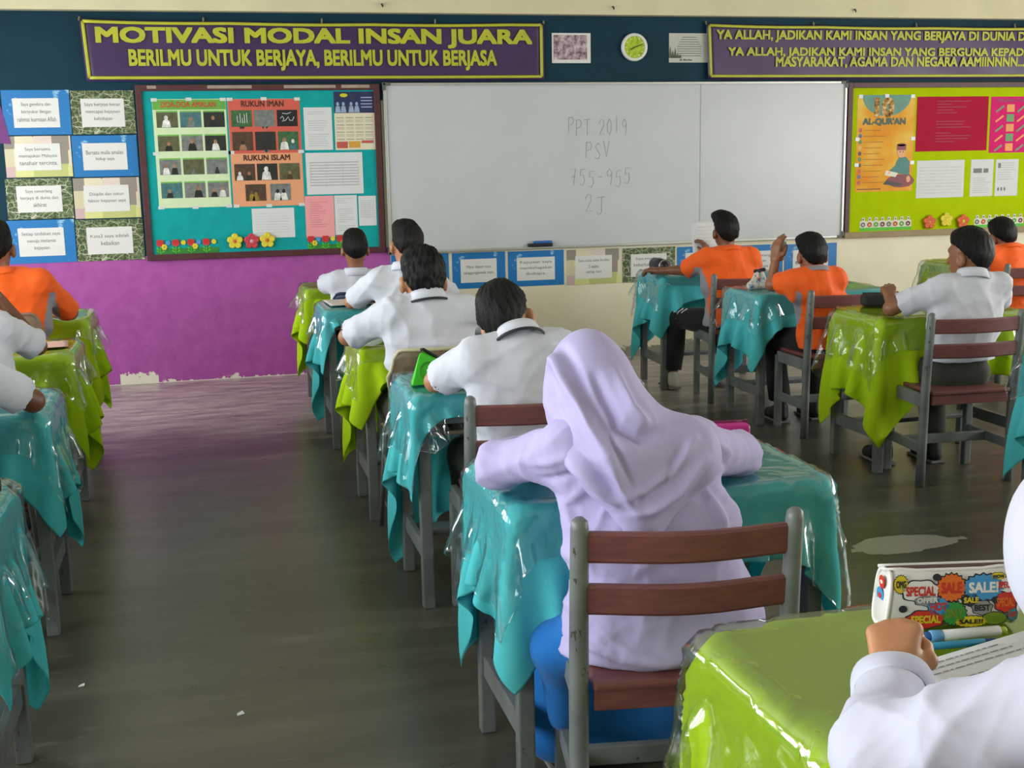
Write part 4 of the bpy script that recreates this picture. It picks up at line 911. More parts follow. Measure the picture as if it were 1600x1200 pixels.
def person(label, sp):
    P = np.array(sp['P'], float); S = np.array(sp['S'], float); H = np.array(sp['H'], float); hw = sp.get('hw', .15); tl = sp.get('tilt', 0.)
    EL, WL, ER, WR = [np.array(sp[k], float) for k in ('EL', 'WL', 'ER', 'WR')]
    hs = sp.get('hs', 1.); yaw = R(sp.get('yaw', 0)); R_, F_, U_ = basis(sp.get('hup', (0, .1, 1)), (-math.sin(yaw), math.cos(yaw), sp.get('nod', -.15))); B = np.stack([R_, F_, U_])
    tw = R(sp.get('twist', 0)); XW = np.array([math.cos(tw), math.sin(tw), 0])
    SL = S-XW*hw-np.array([0, 0, tl]); SR = S+XW*hw+np.array([0, 0, tl]); seed = sp.get('seed', 1); h = sp.get('h', .0085)
    hL = P+np.array([-.085, .03, -.015]); hR = P+np.array([.085, .03, -.015])
    kL = np.array(sp.get('KL', P+np.array([-.12, .40, -.015]))); kR = np.array(sp.get('KR', P+np.array([.12, .40, -.015])))
    aL = np.array(sp.get('AL', (kL[0], kL[1]-.06, .085))); aR = np.array(sp.get('AR', (kR[0], kR[1]-.06, .085)))
    t = thing('person', label, 'person', (P[0], P[1], 0), 'pupils at the desks')
    hl = lambda r, f, u: H+(R_*r+F_*f+U_*u)*hs
    # ---- body: one continuous skin
    b = SDF(); b.ell(H+U_*.01*hs, np.array([.071, .086, .102])*hs, B, .02); b.ell(hl(0, .028, -.055), np.array([.050, .056, .058])*hs, B, .03)
    b.cone(hl(0, .084, .015), hl(0, .100, -.022), .008*hs, .013*hs, .012); b.cone(hl(-.03, .075, .027), hl(.03, .075, .027), .012*hs, .012*hs, .015)
    b.ell(hl(0, .086, -.052), np.array([.022, .012, .008])*hs, B, .01)
    for s_ in (-1, 1):
        b.ell(hl(s_*.030, .088, .008), np.array([.013, .012, .009])*hs, B, .006, 's')
        b.ell(hl(s_*.079, -.004, -.018), np.array([.013, .024, .033])*hs, B, .008); b.ell(hl(s_*.092, .004, -.016), np.array([.010, .012, .019])*hs, B, .006, 's')
    b.cone(hl(0, -.012, -.055), S+np.array([0, .012, .0]), .046*hs, .046, .025)
    b.cone(S-[0, -.01, .07], P+[0, .01, 0], .065, .075, .03, XW, 1.4); b.cone(SL*.8+S*.2, SR*.8+S*.2, .045, .045, .03)
    long_ = sp.get('long', False)
    for s_, e, w_ in ((SL, EL, WL), (SR, ER, WR)):
        b.cone(s_, e, .040, .035, .02); b.cone(e, w_, .036, .022, .012, None)
    for hp, kn, an in ((hL, kL, aL), (hR, kR, aR)):
        b.cone(hp, kn, .065, .048, .02); b.cone(kn, an, .046, .032, .02); b.cone(an, an+[0, .07, -.045], .03, .022, .02)
    parts = [b.mesh(h)]
    for side, e, w_ in ((1, EL, WL), (-1, ER, WR)):
        k = 'L' if side == 1 else 'R'; hd = sp.get('hand'+k, {}); f = hd.get('f', nrm(w_-e)*[1, 1, .25]); S_ = SDF()
        hand_field(S_, w_, f, hd.get('back', (-.15*side, -.15, 1)), hd.get('thumb', (side, .35, 0)), hd.get('sc', .95), hd.get('curl', (.35, .6, .4)), hd.get('spread', 0), hd.get('tc', .3))
        parts.append(S_.mesh(hd.get('h', .0042)))
    v, f = join(parts); obj('body', v, f, SKIN[sp.get('skin', 'a')], t, True)
    for s_ in (-1, 1):
        m = MB(); m.lathe([(.0, -.0115), (.008, -.008), (.0115, 0), (.008, .008), (0, .0115)], hl(s_*.030, .0685, .008), 0, 12); e = m.build('eye', EYEW, t, True)
        m = MB(); q = hl(s_*.030, .0785, .007); m.lathe([(0, -.005), (.0045, -.002), (.0045, .002), (0, .005)], q, 0, 10); m.build('iris', EYED, e, True) if e.name in ORI else None
    m = MB(); q = [hl(x, .0935-abs(x)*.35, -.052-abs(x)*.05) for x in (-.02, -.01, 0, .01, .02)]; m.tube(q, [.002, .0045, .005, .0045, .002], 0, 8); m.build('lips', LIPM, t, True)
    # ---- top
    col = sp['top']; M_ = (P*.5+S*.5)+np.array([0, -.005, .02]); Sd = S-np.array([0, 0, .065]); sw = sp.get('sw', 1.)
    tp = SDF(); tp.cone(P+[0, 0, -.02], M_, sp.get('hipr', .124)*sw, .098*sw, .04, XW, 1.5); tp.cone(M_, Sd, .098*sw, .092, .04, XW, (hw+.045)/.092); tp.cone(SL, SR, .058, .058, .04); tp.cone(S+[0, -.022, .018], S+[0, -.03, -.05], .060, .062, .03); tp.cone(SL*.5+S*.5+[0, 0, .022], SR*.5+S*.5+[0, 0, .022], .05, .05, .04)
    t_ = sp.get('slv', .86)
    for s_, e, w_ in ((SL, EL, WL), (SR, ER, WR)):
        if long_:
            sr = sp.get('slr', .058); ce = sp.get('cuff', .90); tp.cone(s_, e, .062, sr, .045); tp.cone(e, e+(w_-e)*ce, sr, .046, .025, capb=True); tp.cone(e+(w_-e)*(ce-.2), e+(w_-e)*(ce+.06), .034, .039, .004, op='s')
        else:
            en = s_+(e-s_)*t_; tp.cone(s_, en, .063, .064, .03, capb=True); tp.cone(s_+(e-s_)*(t_-.16), s_+(e-s_)*(t_+.1), .048, .054, .004, op='s')
    zc = P[2]+sp.get('hem', -.035); tp.func(lambda Q: zc-Q[..., 2], P-.4, S+.4, op='i')
    v, f = tp.mesh(sp.get('hs_', h)); v = folds(v, f, seed, sp.get('wr', .012), 24, (1, .8, .7)); v = folds(v, f, seed+7, .007 if long_ else .003, 42 if long_ else 52)
    if sp.get('tfolds'):
        N = vnorm(v, f); v = v+N*(poly_fold(v, sp['tfolds'], 0)*np.clip((S[1]+.02-v[:, 1])/.05+.4, 0, 1))[:, None]
    o = obj('shirt' if not long_ else 'tunic', v, f, SHIRT[col], t, True)
    if long_:
        for e, w_ in ((EL, WL), (ER, WR)):
            c_ = e+(w_-e)*sp.get('cuff', .90); r_, f_, u_ = basis(w_-e, (0, .3, 1)); A = Matrix(np.stack([r_, f_, u_]).T.tolist()); m = MB()
            m.lathe([(.046, -.030), (.0500, -.026), (.0515, -.004), (.0535, .010), (.0525, .014), (.0475, .012), (.0455, -.006)], c_, 0, 36, 1.05, .95, A); q = np.array(m.v); q += nrm(w_-e)*(.006*np.sin(np.arange(len(q))*2*math.pi/36*3))[:, None]; m.v = [tuple(p) for p in q]; m.build('cuff', SHIRT[col], o, True)
    if col == 'orange':
        o.data.materials.append(GREYJ); xc = (P[0]+S[0])/2
        for p_ in o.data.polygons:
            c_ = p_.center; x_ = abs(c_.x+P[0]-xc); lim = hw+.018+.03*max(0, (c_.z-(S[2]-.20))/.14)
            if c_.z < S[2]-.055 and lim < x_ < hw+.075: p_.material_index = 1
    # ---- collar
    if not long_:
        nk = S+np.array([0, -.012, .048]); ax = nrm(H-S+[0, -.0, .02]); r_, f_, u_ = basis(ax, (0, 1, 0)); A = Matrix(np.stack([r_, f_, u_]).T.tolist())
        if col == 'white': prof = [(.056, -.012), (.058, .012), (.060, .030), (.066, .032), (.070, .018), (.080, -.012), (.076, -.014)]
        else: prof = [(.060, -.014), (.060, .014), (.066, .015), (.070, -.012)]
        m = MB(); m.lathe(prof, nk, 0, 30, 1.02, .95, A); m.build('collar', SHIRT['white'] if col == 'white' else (GREYJ if sp.get('greycollar') else SHIRT['orange']), t, True)
        if sp.get('ribbon'):
            m = MB(); m.lathe([(.0795, -.013), (.083, -.010), (.083, -.017), (.0795, -.019)], nk, 0, 30, 1.02, .95, A); m.build('collar_ribbon', DKT, t, True)
    # ---- trousers or skirt
    tr = SDF()
    if sp.get('skirt'):
        tr.cone(P+[0, -.01, -.02], P+[0, .08, -.015], .105, .10, .04, XA, 1.75)
        for kn, an in ((kL, aL), (kR, aR)): tr.cone(P+[0, .05, -.01], kn, .10, .085, .06); tr.cone(kn, an+[0, 0, .03], .09, .10, .06)
        tr.cone((kL+kR)/2, (aL+aR)/2+[0, 0, .02], .10, .12, .08)
        for a_, b_, ra, rb in sp.get('folds', []): tr.cone(a_, b_, ra, rb, .05)
        tr.func(lambda Q: .03-Q[..., 2], P-1, P+1, op='i')
        v, f = tr.mesh(.012); v = wrinkle(v, f, seed+3, .007, 30, (1.4, 1, .3)); obj('skirt', v, f, TROU['blue'], t, True)
    else:
        tr.cone(P+[-.05, 0, -.015], P+[.05, 0, -.015], .105, .105, .04, np.array([0, 0, 1.]), .95)
        for hp, kn, an in ((hL, kL, aL), (hR, kR, aR)):
            en = an+(kn-an)*.10; tr.cone(hp, kn, .088, .066, .035); tr.cone(kn, en, .067, .060, .03, capb=True)
        v, f = tr.mesh(.012); v = wrinkle(v, f, seed+3, .004, 34); o = obj('trousers', v, f, TROU[sp.get('tr', 'olive')], t, True)
        if sp.get('stripe'):
            m = MB()
            for q in range(3): c0 = hL+(kL-hL)*(.62+.10*q); m.tube([c0+np.array([-.030, .0, .068]), c0+np.array([-.062, .01, .045]), c0+np.array([-.075, .015, .0])], .005, 0, 6)
            m.build('stripes', mat('stripe_'+sp['stripe'], '#d9d9d9' if sp['stripe'] == 'white' else '#e8622a', .6), o)
    # ---- shoes
    for an in (aL, aR):
        z = an[2]-.035; sh = SDF(); sh.cone(an+[0, -.02, -.045], an+[0, .13, -.055], .036, .034, .02, XA, 1.05); sh.cone(an+[0, -.01, .0], an+[0, .05, -.03], .040, .036, .03); zb = an[2]-.080
        sh.func(lambda Q: zb-Q[..., 2], an-.3, an+.3, op='i'); v, f = sh.mesh(.008); o = obj('shoe', v, f, SHOEW if sp.get('shoe') == 'white' else SHOEB, t, True)
        m = MB(); m.box((an[0], an[1]+.055, zb-.0025+.005), (.078, .225, .012), 0, .005); m.build('sole', SOLE, o)
    # ---- hair or headscarf
    sc = sp.get('scarf')
    if not sc:
        hh = SDF(); z0, slope = sp.get('nape', -.080), sp.get('hslope', .92); vol = sp.get('vol', 1.)
        def cut(q): return -(q[..., 2]/hs - (z0+slope*(q[..., 1]/hs+.088)+4.5*(q[..., 0]/hs)**2))*.75
        hh.ell(hl(0, -.014, .020), np.array([.080*vol, .094*vol, .104*vol])*hs, B, .02, cut=lambda q: cut(q+np.array([0, -.014, .02])*hs)); tx, ty, tz = sp.get('tuft', (0, .03, .09))
        hh.ell(hl(tx, ty, tz), np.array([.058, .060, .040])*hs, B, .035)
        v, f = hh.mesh(sp.get('hh', .0075)); N = vnorm(v, f); q = (v-H)@B.T; ang = np.arctan2(q[:, 0], q[:, 1]+.02)
        st = np.sin(ang*23+q[:, 2]*30+np.sin(q[:, 2]*80)*.8)*.5+np.sin(ang*41-q[:, 2]*55)*.35+waves(v, seed+9, 130, 5)*.6
        v = v+N*(st*sp.get('spike', .0024))[:, None]; obj('hair', v, f, HAIR, t, True)
    else:
        sc(t, sp, H, B, S, P, SL, SR, hl, tp, hs)
    return t
HFW = {}
def boy(label, **k): return person(label, k)
wr = (0, 0, 0)
boy('person in a white shirt nearest the teal notice board, seen from behind', P=(.90, -1.60, .49), S=(.883, -1.57, .815), H=(.886, -1.55, 1.005), hw=.112, EL=(.70, -1.42, .785), WL=(.84, -1.22, .785), ER=(1.10, -1.40, .785), WR=(.98, -1.2, .785), top='white', skin='a', seed=1, hs=.97, h=.011, vol=1.0, tuft=(0, .02, .085), nape=-.085)
boy('person in a white shirt leaning left on white paper, second from the front', P=(1.06, -2.76, .50), S=(.995, -2.74, .925), H=(1.018, -2.69, 1.095), hw=.135, EL=(.735, -2.56, .80), WL=(.86, -2.30, .785), ER=(1.27, -2.56, .79), WR=(1.12, -2.3, .785), top='white', skin='b', seed=2, hup=(.10, .1, 1), hs=1.0, twist=-4, tuft=(-.02, .02, .088), slv=.88, spike=.003)
boy('person in a white shirt with dark collar ribbon on the brown shell chair', P=(.88, -4.13, .50), S=(.858, -4.12, .925), H=(.852, -4.07, 1.045), hw=.140, EL=(.55, -3.97, .815), WL=(.75, -3.66, .785), ER=(1.17, -3.95, .82), WR=(1.02, -3.65, .785), top='white', skin='b', seed=3, ribbon=True, hs=1.08, hup=(.02, .14, 1), vol=1.04, spike=.0046, tuft=(-.015, .01, .085), h=.009, hh=.006, nape=-.075, slv=.93)
boy('person in a white shirt with tilted head beside the bright green pencil case', P=(.99, -5.16, .50), S=(.955, -5.19, .91), H=(.945, -5.10, .998), hw=.135, tilt=.008, EL=(.715, -5.02, .80), WL=(.86, -4.78, .785), ER=(1.25, -4.98, .80), WR=(1.32, -4.74, .79), top='white', skin='b', seed=4, ribbon=True, hup=(-.24, .35, 1), yaw=-28, hs=1.04, h=.009, hh=.006, vol=1.06, spike=.003, tuft=(-.005, -.01, .085), nape=-.055, slv=.84)
boy('tall person in an orange shirt and black trousers holding up a paper', P=(3.20, -1.84, .50), S=(3.20, -1.80, .885), H=(3.20, -1.74, 1.045), hw=.145, tilt=-.004, EL=(2.975, -1.63, .80), WL=(2.865, -1.47, .788), ER=(3.46, -1.60, .79), WR=(3.26, -1.36, .86), top='orange', skin='c', seed=5, tr='black', stripe='white', shoe='white', KL=(2.985, -1.47, .475), AL=(2.96, -1.46, .09), hs=.96, nod=0, hup=(0, -.02, 1), tuft=(-.02, .045, .098), vol=1.02, slv=.92, handR=dict(f=(-.3, .3, .9), back=(.6, -.6, .2), thumb=(-.6, -.3, .5)), handL=dict(f=(-.5, .6, .05)))
boy('person in an orange shirt with grey collar raising his left hand to his face', P=(3.31, -2.88, .50), S=(3.195, -2.93, .845), H=(3.205, -2.87, .975), hw=.120, EL=(3.005, -2.80, .815), WL=(3.028, -2.79, .945), ER=(3.42, -2.75, .795), WR=(3.27, -2.52, .785), top='orange', greycollar=True, skin='a', seed=6, tr='black', stripe='orange', yaw=-4, hs=.97, slv=.70, tuft=(-.02, .03, .085), handL=dict(f=(.12, .1, 1), back=(-.9, -.35, .1), thumb=(.2, -.9, .2), curl=(.3, .4, .3)), KL=(3.17, -2.50, .48), AL=(3.16, -2.62, .085), AR=(3.38, -2.6, .085))
boy('person in a white shirt and dark trousers looking left in the right row', P=(3.40, -3.95, .50), S=(3.425, -3.98, .895), H=(3.45, -3.93, 1.035), hw=.140, EL=(3.105, -3.84, .795), WL=(3.165, -3.74, .822), ER=(3.69, -3.83, .80), WR=(3.56, -3.60, .785), top='white', skin='a', seed=7, yaw=24, hem=.055, hs=1.07, nod=-.1, hh=.0065, tuft=(0, .02, .085), h=.009, AL=(3.20, -3.66, .085), AR=(3.45, -3.70, .085), KL=(3.22, -3.56, .485), slv=.84, handL=dict(f=(.2, .6, .55), back=(-.3, -.7, .6), thumb=(.9, .0, .3), curl=(.5, .8, .5)))
boy('person in an orange shirt with bowed head at the far right', P=(5.15, -1.96, .50), S=(5.115, -1.93, .835), H=(5.12, -1.86, .958), hw=.135, EL=(4.93, -1.72, .80), WL=(5.08, -1.5, .785), ER=(5.38, -1.74, .80), WR=(5.22, -1.5, .785), top='orange', skin='a', seed=8, tr='black', hup=(-.1, .35, 1), hs=1.0, nape=-.09)
boy('person in an orange shirt at the left edge, head half out of view', P=(-.94, -2.74, .52), S=(-.925, -2.72, .985), H=(-.955, -2.68, 1.150), hw=.160, EL=(-1.24, -2.56, .81), WL=(-1.1, -2.3, .785), ER=(-.655, -2.54, .81), WR=(-.80, -2.28, .785), top='orange', skin='a', seed=9, tr='black', hs=1.04, slv=.95)
boy('person in a white shirt at the left edge propping his head on a raised arm', P=(-.93, -3.96, .50), S=(-.94, -3.88, .915), H=(-.935, -3.80, 1.085), hw=.15, EL=(-1.2, -3.74, .80), WL=(-1.05, -3.5, .785), ER=(-.665, -3.76, .815), WR=(-.80, -3.74, 1.02), top='white', skin='c', seed=10, hup=(.1, .2, 1), slv=.93, handR=dict(f=(-.6, -.05, .7), back=(.6, .2, .7), thumb=(0, -1, .2)))
boy('person in a white shirt at the left edge with his elbow on the teal desk', P=(-.86, -5.04, .50), S=(-.835, -5.06, .925), H=(-.90, -4.98, 1.09), hw=.145, EL=(-1.12, -4.9, .80), WL=(-.98, -4.66, .785), ER=(-.545, -4.92, .80), WR=(-.66, -4.66, .788), top='white', skin='c', seed=11, hs=1.05, slv=.80)

# ---- headscarves
def lilac_scarf(t, sp, H, B, S, P, SL, SR, hl, tp, hs):
    k = SDF(); k.ell(hl(0, -.006, .012), np.array([.088, .110, .118])*hs, B, .03)
    k.cone(hl(0, -.03, -.02), S+np.array([-.05, -.03, .04]), .092, .098, .06); k.cone(hl(-.045, -.02, -.03), SL+np.array([.02, -.02, .04]), .046, .05, .05); k.cone(hl(.03, -.02, -.05), SR+np.array([-.03, -.02, .005]), .06, .062, .06)
    k.cone(S+[-.07, -.06, -.02], S+[.10, -.05, -.01], .075, .07, .06); k.cone(S+[-.05, -.07, -.02], S+[-.03, -.11, -.135], .070, .035, .06); k.cone(S+[.08, -.06, -.03], S+[-.01, -.11, -.14], .062, .03, .06)
    k.cone(hl(0, .03, -.08), S+[-.02, .10, -.02], .07, .085, .06); k.cone(S+[-.02, .10, -.02], S+[-.02, .12, -.16], .085, .05, .05)
    k.ell(hl(0, .112, -.012), np.array([.056, .05, .076])*hs, B, .01, 's')
    v, f = k.mesh(.0052)
    lines = [([(.723, 1.135), (.734, 1.054), (.757, .966), (.805, .845), (.841, .787)], .013, .011), ([(.748, 1.12), (.765, 1.03), (.79, .93), (.835, .83)], .012, -.007),
             ([(.794, 1.053), (.806, .97), (.849, .945), (.90, .951)], .016, -.014), ([(.84, 1.06), (.845, 1.0), (.875, .965)], .014, .008),
             ([(.70, .935), (.735, .873), (.779, .822), (.809, .802)], .011, .008), ([(.998, .886), (.937, .82), (.875, .79), (.833, .782)], .015, .008), ([(.98, .93), (.91, .86), (.86, .83), (.82, .83)], .013, .007),
             ([(.763, 1.027), (.786, .922), (.834, .823)], .009, .006), ([(.70, 1.125), (.687, 1.033), (.69, .95)], .016, .006), ([(.948, .914), (.90, .847), (.839, .817)], .010, -.006),
             ([(.72, 1.08), (.712, 1.0), (.72, .92)], .010, -.006), ([(.73, .92), (.77, .86), (.80, .83)], .010, -.007)]
    N = vnorm(v, f); back = np.clip((H[1]+.03-v[:, 1])/.05, 0, 1); v = v+N*(poly_fold(v, lines, 0)*back)[:, None]; v = folds(v, f, 21, .004, 26, (1, 1, .4))
    obj('headscarf', v, f, LILAC2, t, True)
def pale_scarf(t, sp, H, B, S, P, SL, SR, hl, tp, hs):
    k = SDF(); k.ell(hl(0, -.006, .008), np.array([.098, .116, .122])*hs, B, .03); k.cone(hl(0, -.02, -.04), S+np.array([0, -.01, .03]), .095, .11, .06); k.cone(SL*.7+S*.3, SR*.7+S*.3, .085, .085, .06)
    k.cone(S+[-.02, .06, 0], S+[-.0, .13, -.16], .09, .05, .05); k.cone(S+[0, -.05, 0], S+[0, -.10, -.16], .09, .05, .05); k.ell(hl(0, .112, -.012), np.array([.056, .05, .076])*hs, B, .01, 's')
    v, f = k.mesh(.008); v = folds(v, f, 31, .006, 22, (1, 1, .4)); obj('headscarf', v, f, PALE2, t, True)
girl = dict(P=(.94, -6.50, .50), S=(.885, -6.47, .890), H=(.815, -6.36, 1.006), hw=.135, tilt=-.012, EL=(.625, -6.29, .828), WL=(.80, -6.06, .795), ER=(1.228, -6.25, .797), WR=(.97, -6.03, .79), top='lilac', long=True, skin='n', seed=15, hup=(.02, .32, 1), nod=-.35, hs=1.03,
    skirt=True, scarf=lilac_scarf, h=.009, hs_=.0085, sw=1.12, hipr=.145, KL=(.80, -6.11, .49), KR=(1.05, -6.1, .49), folds=[((.80, -6.50, .50), (.735, -6.40, .42), .075, .07), ((.735, -6.40, .42), (.75, -6.34, .22), .060, .030)], wr=.012, slr=.056, hem=-.054, tfolds=[([(.722, .56), (.79, .50), (.88, .47), (1.0, .465)], .012, .007), ([(.72, .50), (.80, .475), (.90, .46)], .010, .006), ([(.735, .55), (.80, .49)], .007, -.006), ([(.735, .905), (.68, .875), (.615, .845)], .009, .005), ([(.745, .87), (.69, .835), (.64, .82)], .008, -.005), ([(.755, .83), (.72, .78), (.74, .70)], .012, .005), ([(1.02, .80), (1.05, .74), (1.03, .66)], .012, .006), ([(1.05, .90), (1.11, .86), (1.18, .82)], .009, .006), ([(1.07, .86), (1.12, .82), (1.17, .79)], .007, -.005)])
gt = person('person in a lilac headscarf and tunic bent over the teal desk, seen from behind', girl)
near = dict(P=(1.13, -8.0, .50), S=(1.055, -7.90, .95), H=(1.045, -7.70, 1.02), hw=.15, EL=(.748, -7.72, .805), WL=(.882, -7.525, .800), ER=(1.36, -7.78, .82), WR=(1.46, -7.56, .80), top='pale', long=True, skin='n', seed=16, hup=(0, .55, 1), nod=-.6, hs=1.0,
    skirt=True, scarf=pale_scarf, h=.009, hs_=.0062, wr=.018, slr=.060, cuff=.88, handL=dict(sc=1.0, h=.0026, f=(.36, .60, .62), back=(-.45, -.62, .72), thumb=(.85, -.45, .1), curl=(1.15, 1.55, .9), tc=.45))
person('person in white scarf and long sleeves at the nearest lime desk, fist on paper', near)

# ------------------------------------------------------------------ things on the desks
def zip_case(lab, c, half, yaw, cm, zm, r=.02, tilt=0):
    t = thing('pencil_case', lab, 'pencil case', (c[0], c[1], c[2]-half[2]), 'pencil cases'); Rz = Matrix.Rotation(yaw, 3, 'Z') @ Matrix.Rotation(tilt, 3, 'X')
    MB().box(c, [2*x for x in half], 0, r, Rz, 4).build('case_body', cm, t, True)
    p = [Vector(c)+Rz @ Vector((half[0]*.9*u, half[1]*.15, half[2]+.001)) for u in (-1, -.5, 0, .5, 1)]
    MB().tube(p, .005, 0, 6).build('zip', zm, t, True)
    m = MB(); m.box(Vector(c)+Rz @ Vector((half[0]*.98, half[1]*.15, half[2]*.7)), (.008, .012, .028), 0, .002, Rz); m.build('zip_pull', zm, t); return t
GCASE = mat('bright_green_cloth', '#3bbf1e', .6, .08, 10); BLK = mat('black_zip', '#17171a', .5)
# the upright green case: a soft wedge standing on its base
t = thing('pencil_case', 'bright green wedge pencil case with black zip standing on a teal desk', 'pencil case', (.735, -4.80, .757), 'pencil cases')
MB().hull([(.664, -4.852, .757), (.802, -4.832, .757), (.812, -4.765, .757), (.672, -4.785, .757), (.700, -4.822, .868), (.722, -4.790, .868), (.812, -4.806, .806), (.822, -4.768, .806)], .005).build('case_body', GCASE, t, True)
MB().tube([(.706, -4.806, .874), (.716, -4.805, .876), (.768, -4.792, .842), (.822, -4.784, .806), (.826, -4.784, .79)], .0055, 0, 8).build('zip', BLK, t, True)
MB().tube([(.730+.036*math.cos(a), -4.846+.020*(.02+.03*math.sin(a))/.05+.0055*math.cos(a), .803+.030*math.sin(a)) for a in np.linspace(1.0, 5.4, 18)], .0022, 0, 6).build('seam_ring', mat('dark_green_cord', '#2a8a16', .6), t, True)
PINKC = mat('magenta_vinyl', '#c01f86', .4, .06, 12); zip_case('magenta zip pencil case on the teal desk beside the lilac tunic', (1.30, -5.965, .785), (.085, .035, .026), -.12, PINKC, mat('dark_pink_zip', '#6d1a4a', .5), .012)
zip_case('black cloth pencil case on the lime desk in the right row', (3.262, -3.455, .787), (.080, .040, .032), -.3, mat('black_canvas', '#22231f', .8, .2, 20), BLK, .025)
zip_case('dark patterned pencil case on the teal desk at the left edge', (-.575, -5.90, .780), (.075, .035, .022), -.5, camo('dark_pattern_cloth', ['#15120f', '#2d241d', '#5d5248'], 60), BLK, .016)
# the white comic pencil case
WCASE = mat('white_vinyl', '#d6d4cf', .35, .03, 8)
t = thing('pencil_case', 'white pencil case printed with comic speech bubbles on the nearest lime desk', 'pencil case', (1.135, -7.26, .757), 'pencil cases')
hx, hy, hz = .108, .034, .047; C0 = Vector((1.138, -7.262, .757+hz)); RZ = Matrix.Rotation(-.20, 3, 'Z') @ Matrix.Rotation(-.10, 3, 'X')
TM = Matrix.Translation(C0) @ RZ.to_4x4()
m = MB(); m.M = TM
n = 28; vs = []; fs = []
def rsec(k): # rounded rectangle section in y-z
    a = 2*math.pi*k/n; c, s_ = math.cos(a), math.sin(a); return (math.copysign(abs(c)**.55, c)*hy, math.copysign(abs(s_)**.55, s_)*hz)
XS = [-hx, -hx+.004, -hx+.014, -.04, .04, hx-.014, hx-.004, hx]; SCS = [.80, .93, 1, 1, 1, .99, .92, .78]
for x, sc_ in zip(XS, SCS):
    for k in range(n): y, z = rsec(k); vs.append((x+.006*(z/hz), y*sc_, z*sc_-(.004 if abs(x) < .05 and z > .03 else 0)))
L = len(XS)
for i in range(L-1):
    for k in range(n): fs.append((i*n+k, i*n+(k+1) % n, (i+1)*n+(k+1) % n, (i+1)*n+k))
fs = [f_[::-1] for f_ in fs]+[tuple(range(n)), tuple((L-1)*n+k for k in range(n-1, -1, -1))]
m.add(vs, fs); m.build('case_body', WCASE, t, True)
m = MB(); m.M = TM
for x in (-hx+.002, hx-.002): m.tube([(x+.006*(rsec(k)[1]/hz), rsec(k)[0]*.95, rsec(k)[1]*.95) for k in list(range(n))+[0]], .0035, 0, 8)
m.tube([(x, -.012, hz+.0005-(.003 if abs(x) < .06 else 0)) for x in np.linspace(-hx, hx, 9)], .0028, 0, 8); m.tube([(x, .014, hz+.001) for x in np.linspace(-hx, hx, 9)], .0028, 0, 8); m.build('piping', mat('white_piping', '#e2e0dc', .4, .02), t, True)
m = MB(); m.M = TM; m.box((0, .001, hz-.001), (2*hx-.02, .020, .003)); m.build('zip_opening', mat('dark_red_lining', '#43161f', .6), t)
m = MB(); m.M = TM; m.tube([(hx-.004, -.012, hz+.002), (hx+.008, -.016, hz-.006), (hx+.012, -.018, hz-.028)], .0025, 0, 6); m.build('zip_pull', mat('chrome', '#c8c8c8', .2, .05, metal=1), t, True)
PRM = [mat('comic_'+k, c, .4, .03) for k, c in (('red', '#c8301f'), ('blue', '#3f8fc4'), ('green', '#2f8f3d'), ('yellow', '#d8c21f'), ('black', '#26272b'), ('grey', '#8b8b88'), ('orange', '#dd6a1c'), ('olive', '#6f8a1f'), ('teal', '#2f7f84'), ('white', '#dedcd6'))]
m = MB(); m.M = TM
def bubble(cx, cz, rx, rz, mi, txt, tmi, spikes=0, ang=0, tail=None, y=-hy*1.0-.0012):
    N_ = 36; pts = []
    for k in range(N_):
        a = 2*math.pi*k/N_; r_ = 1+(.16 if spikes and k % 2 else 0)+(.07*math.sin(a*7) if not spikes else 0); pts.append((cx+rx*r_*math.cos(a), cz+rz*r_*math.sin(a)))
    m.poly([(cx+(px-cx)*1.10, cz+(pz-cz)*1.12) for px, pz in pts], y+.0006, .0006, 4)
    if tail: m.poly([(cx-rx*.3, cz), (cx+rx*.3, cz), (cx+tail[0], cz+tail[1])], y+.0003, .0006, 4)
    m.poly(pts, y, .0006, mi)
    if txt: m.text(txt, cx-rx*.78, cx+rx*.78, cz-rz*.42, cz+rz*.42, y-.0006, tmi, .035)
bubble(-.056, .016, .030, .017, 9, 'SPECIAL', 0); bubble(-.045, .001, .021, .009, 5, 'OFFER', 9); bubble(-.006, .020, .021, .020, 6, 'SALE', 0, 1); bubble(.046, .019, .030, .019, 1, 'SALE!', 9, 1, 0, (.01, -.03)); bubble(.026, -.001, .015, .010, 4, 'SALE', 3, 0, 0, (.008, -.02))
bubble(-.027, -.010, .017, .014, 1, 'HOT', 0, 0, 0, (.014, -.02)); bubble(-.048, -.030, .030, .014, 0, 'SPECIAL', 3); bubble(-.002, -.022, .018, .017, 2, 'ONLY', 7, 1); bubble(.044, -.014, .016, .011, 5, 'BEST', 4, 0, 0, (-.01, .02)); bubble(.082, -.006, .018, .016, 0, 'SPECIAL', 6); bubble(.086, .022, .020, .012, 9, 'SPECIAL', 0)
bubble(.064, -.032, .018, .009, 7, 'SALE', 7, 1); bubble(.026, -.036, .024, .008, 3, 'SALE!!', 4, 1); bubble(-.088, .028, .010, .013, 3, 'OMG', 4, 1); bubble(.082-.012, .036, .012, .006, 3, 'WOW', 4); bubble(.094, -.0265, .008, .010, 8, 'HOT', 0)
for x, z in ((-.085, -.012), (-.03, .038), (.066, -.002), (-.084, -.034)): m.disc(x, z, .007, .006, -hy-.0018, .0006, 4, 10)
m.build('printed_bubbles', PRM, t)
m = MB(); m.M = TM @ Matrix.Translation((-hx-.0006, 0, 0)) @ Matrix.Rotation(-math.pi/2, 4, 'Z')
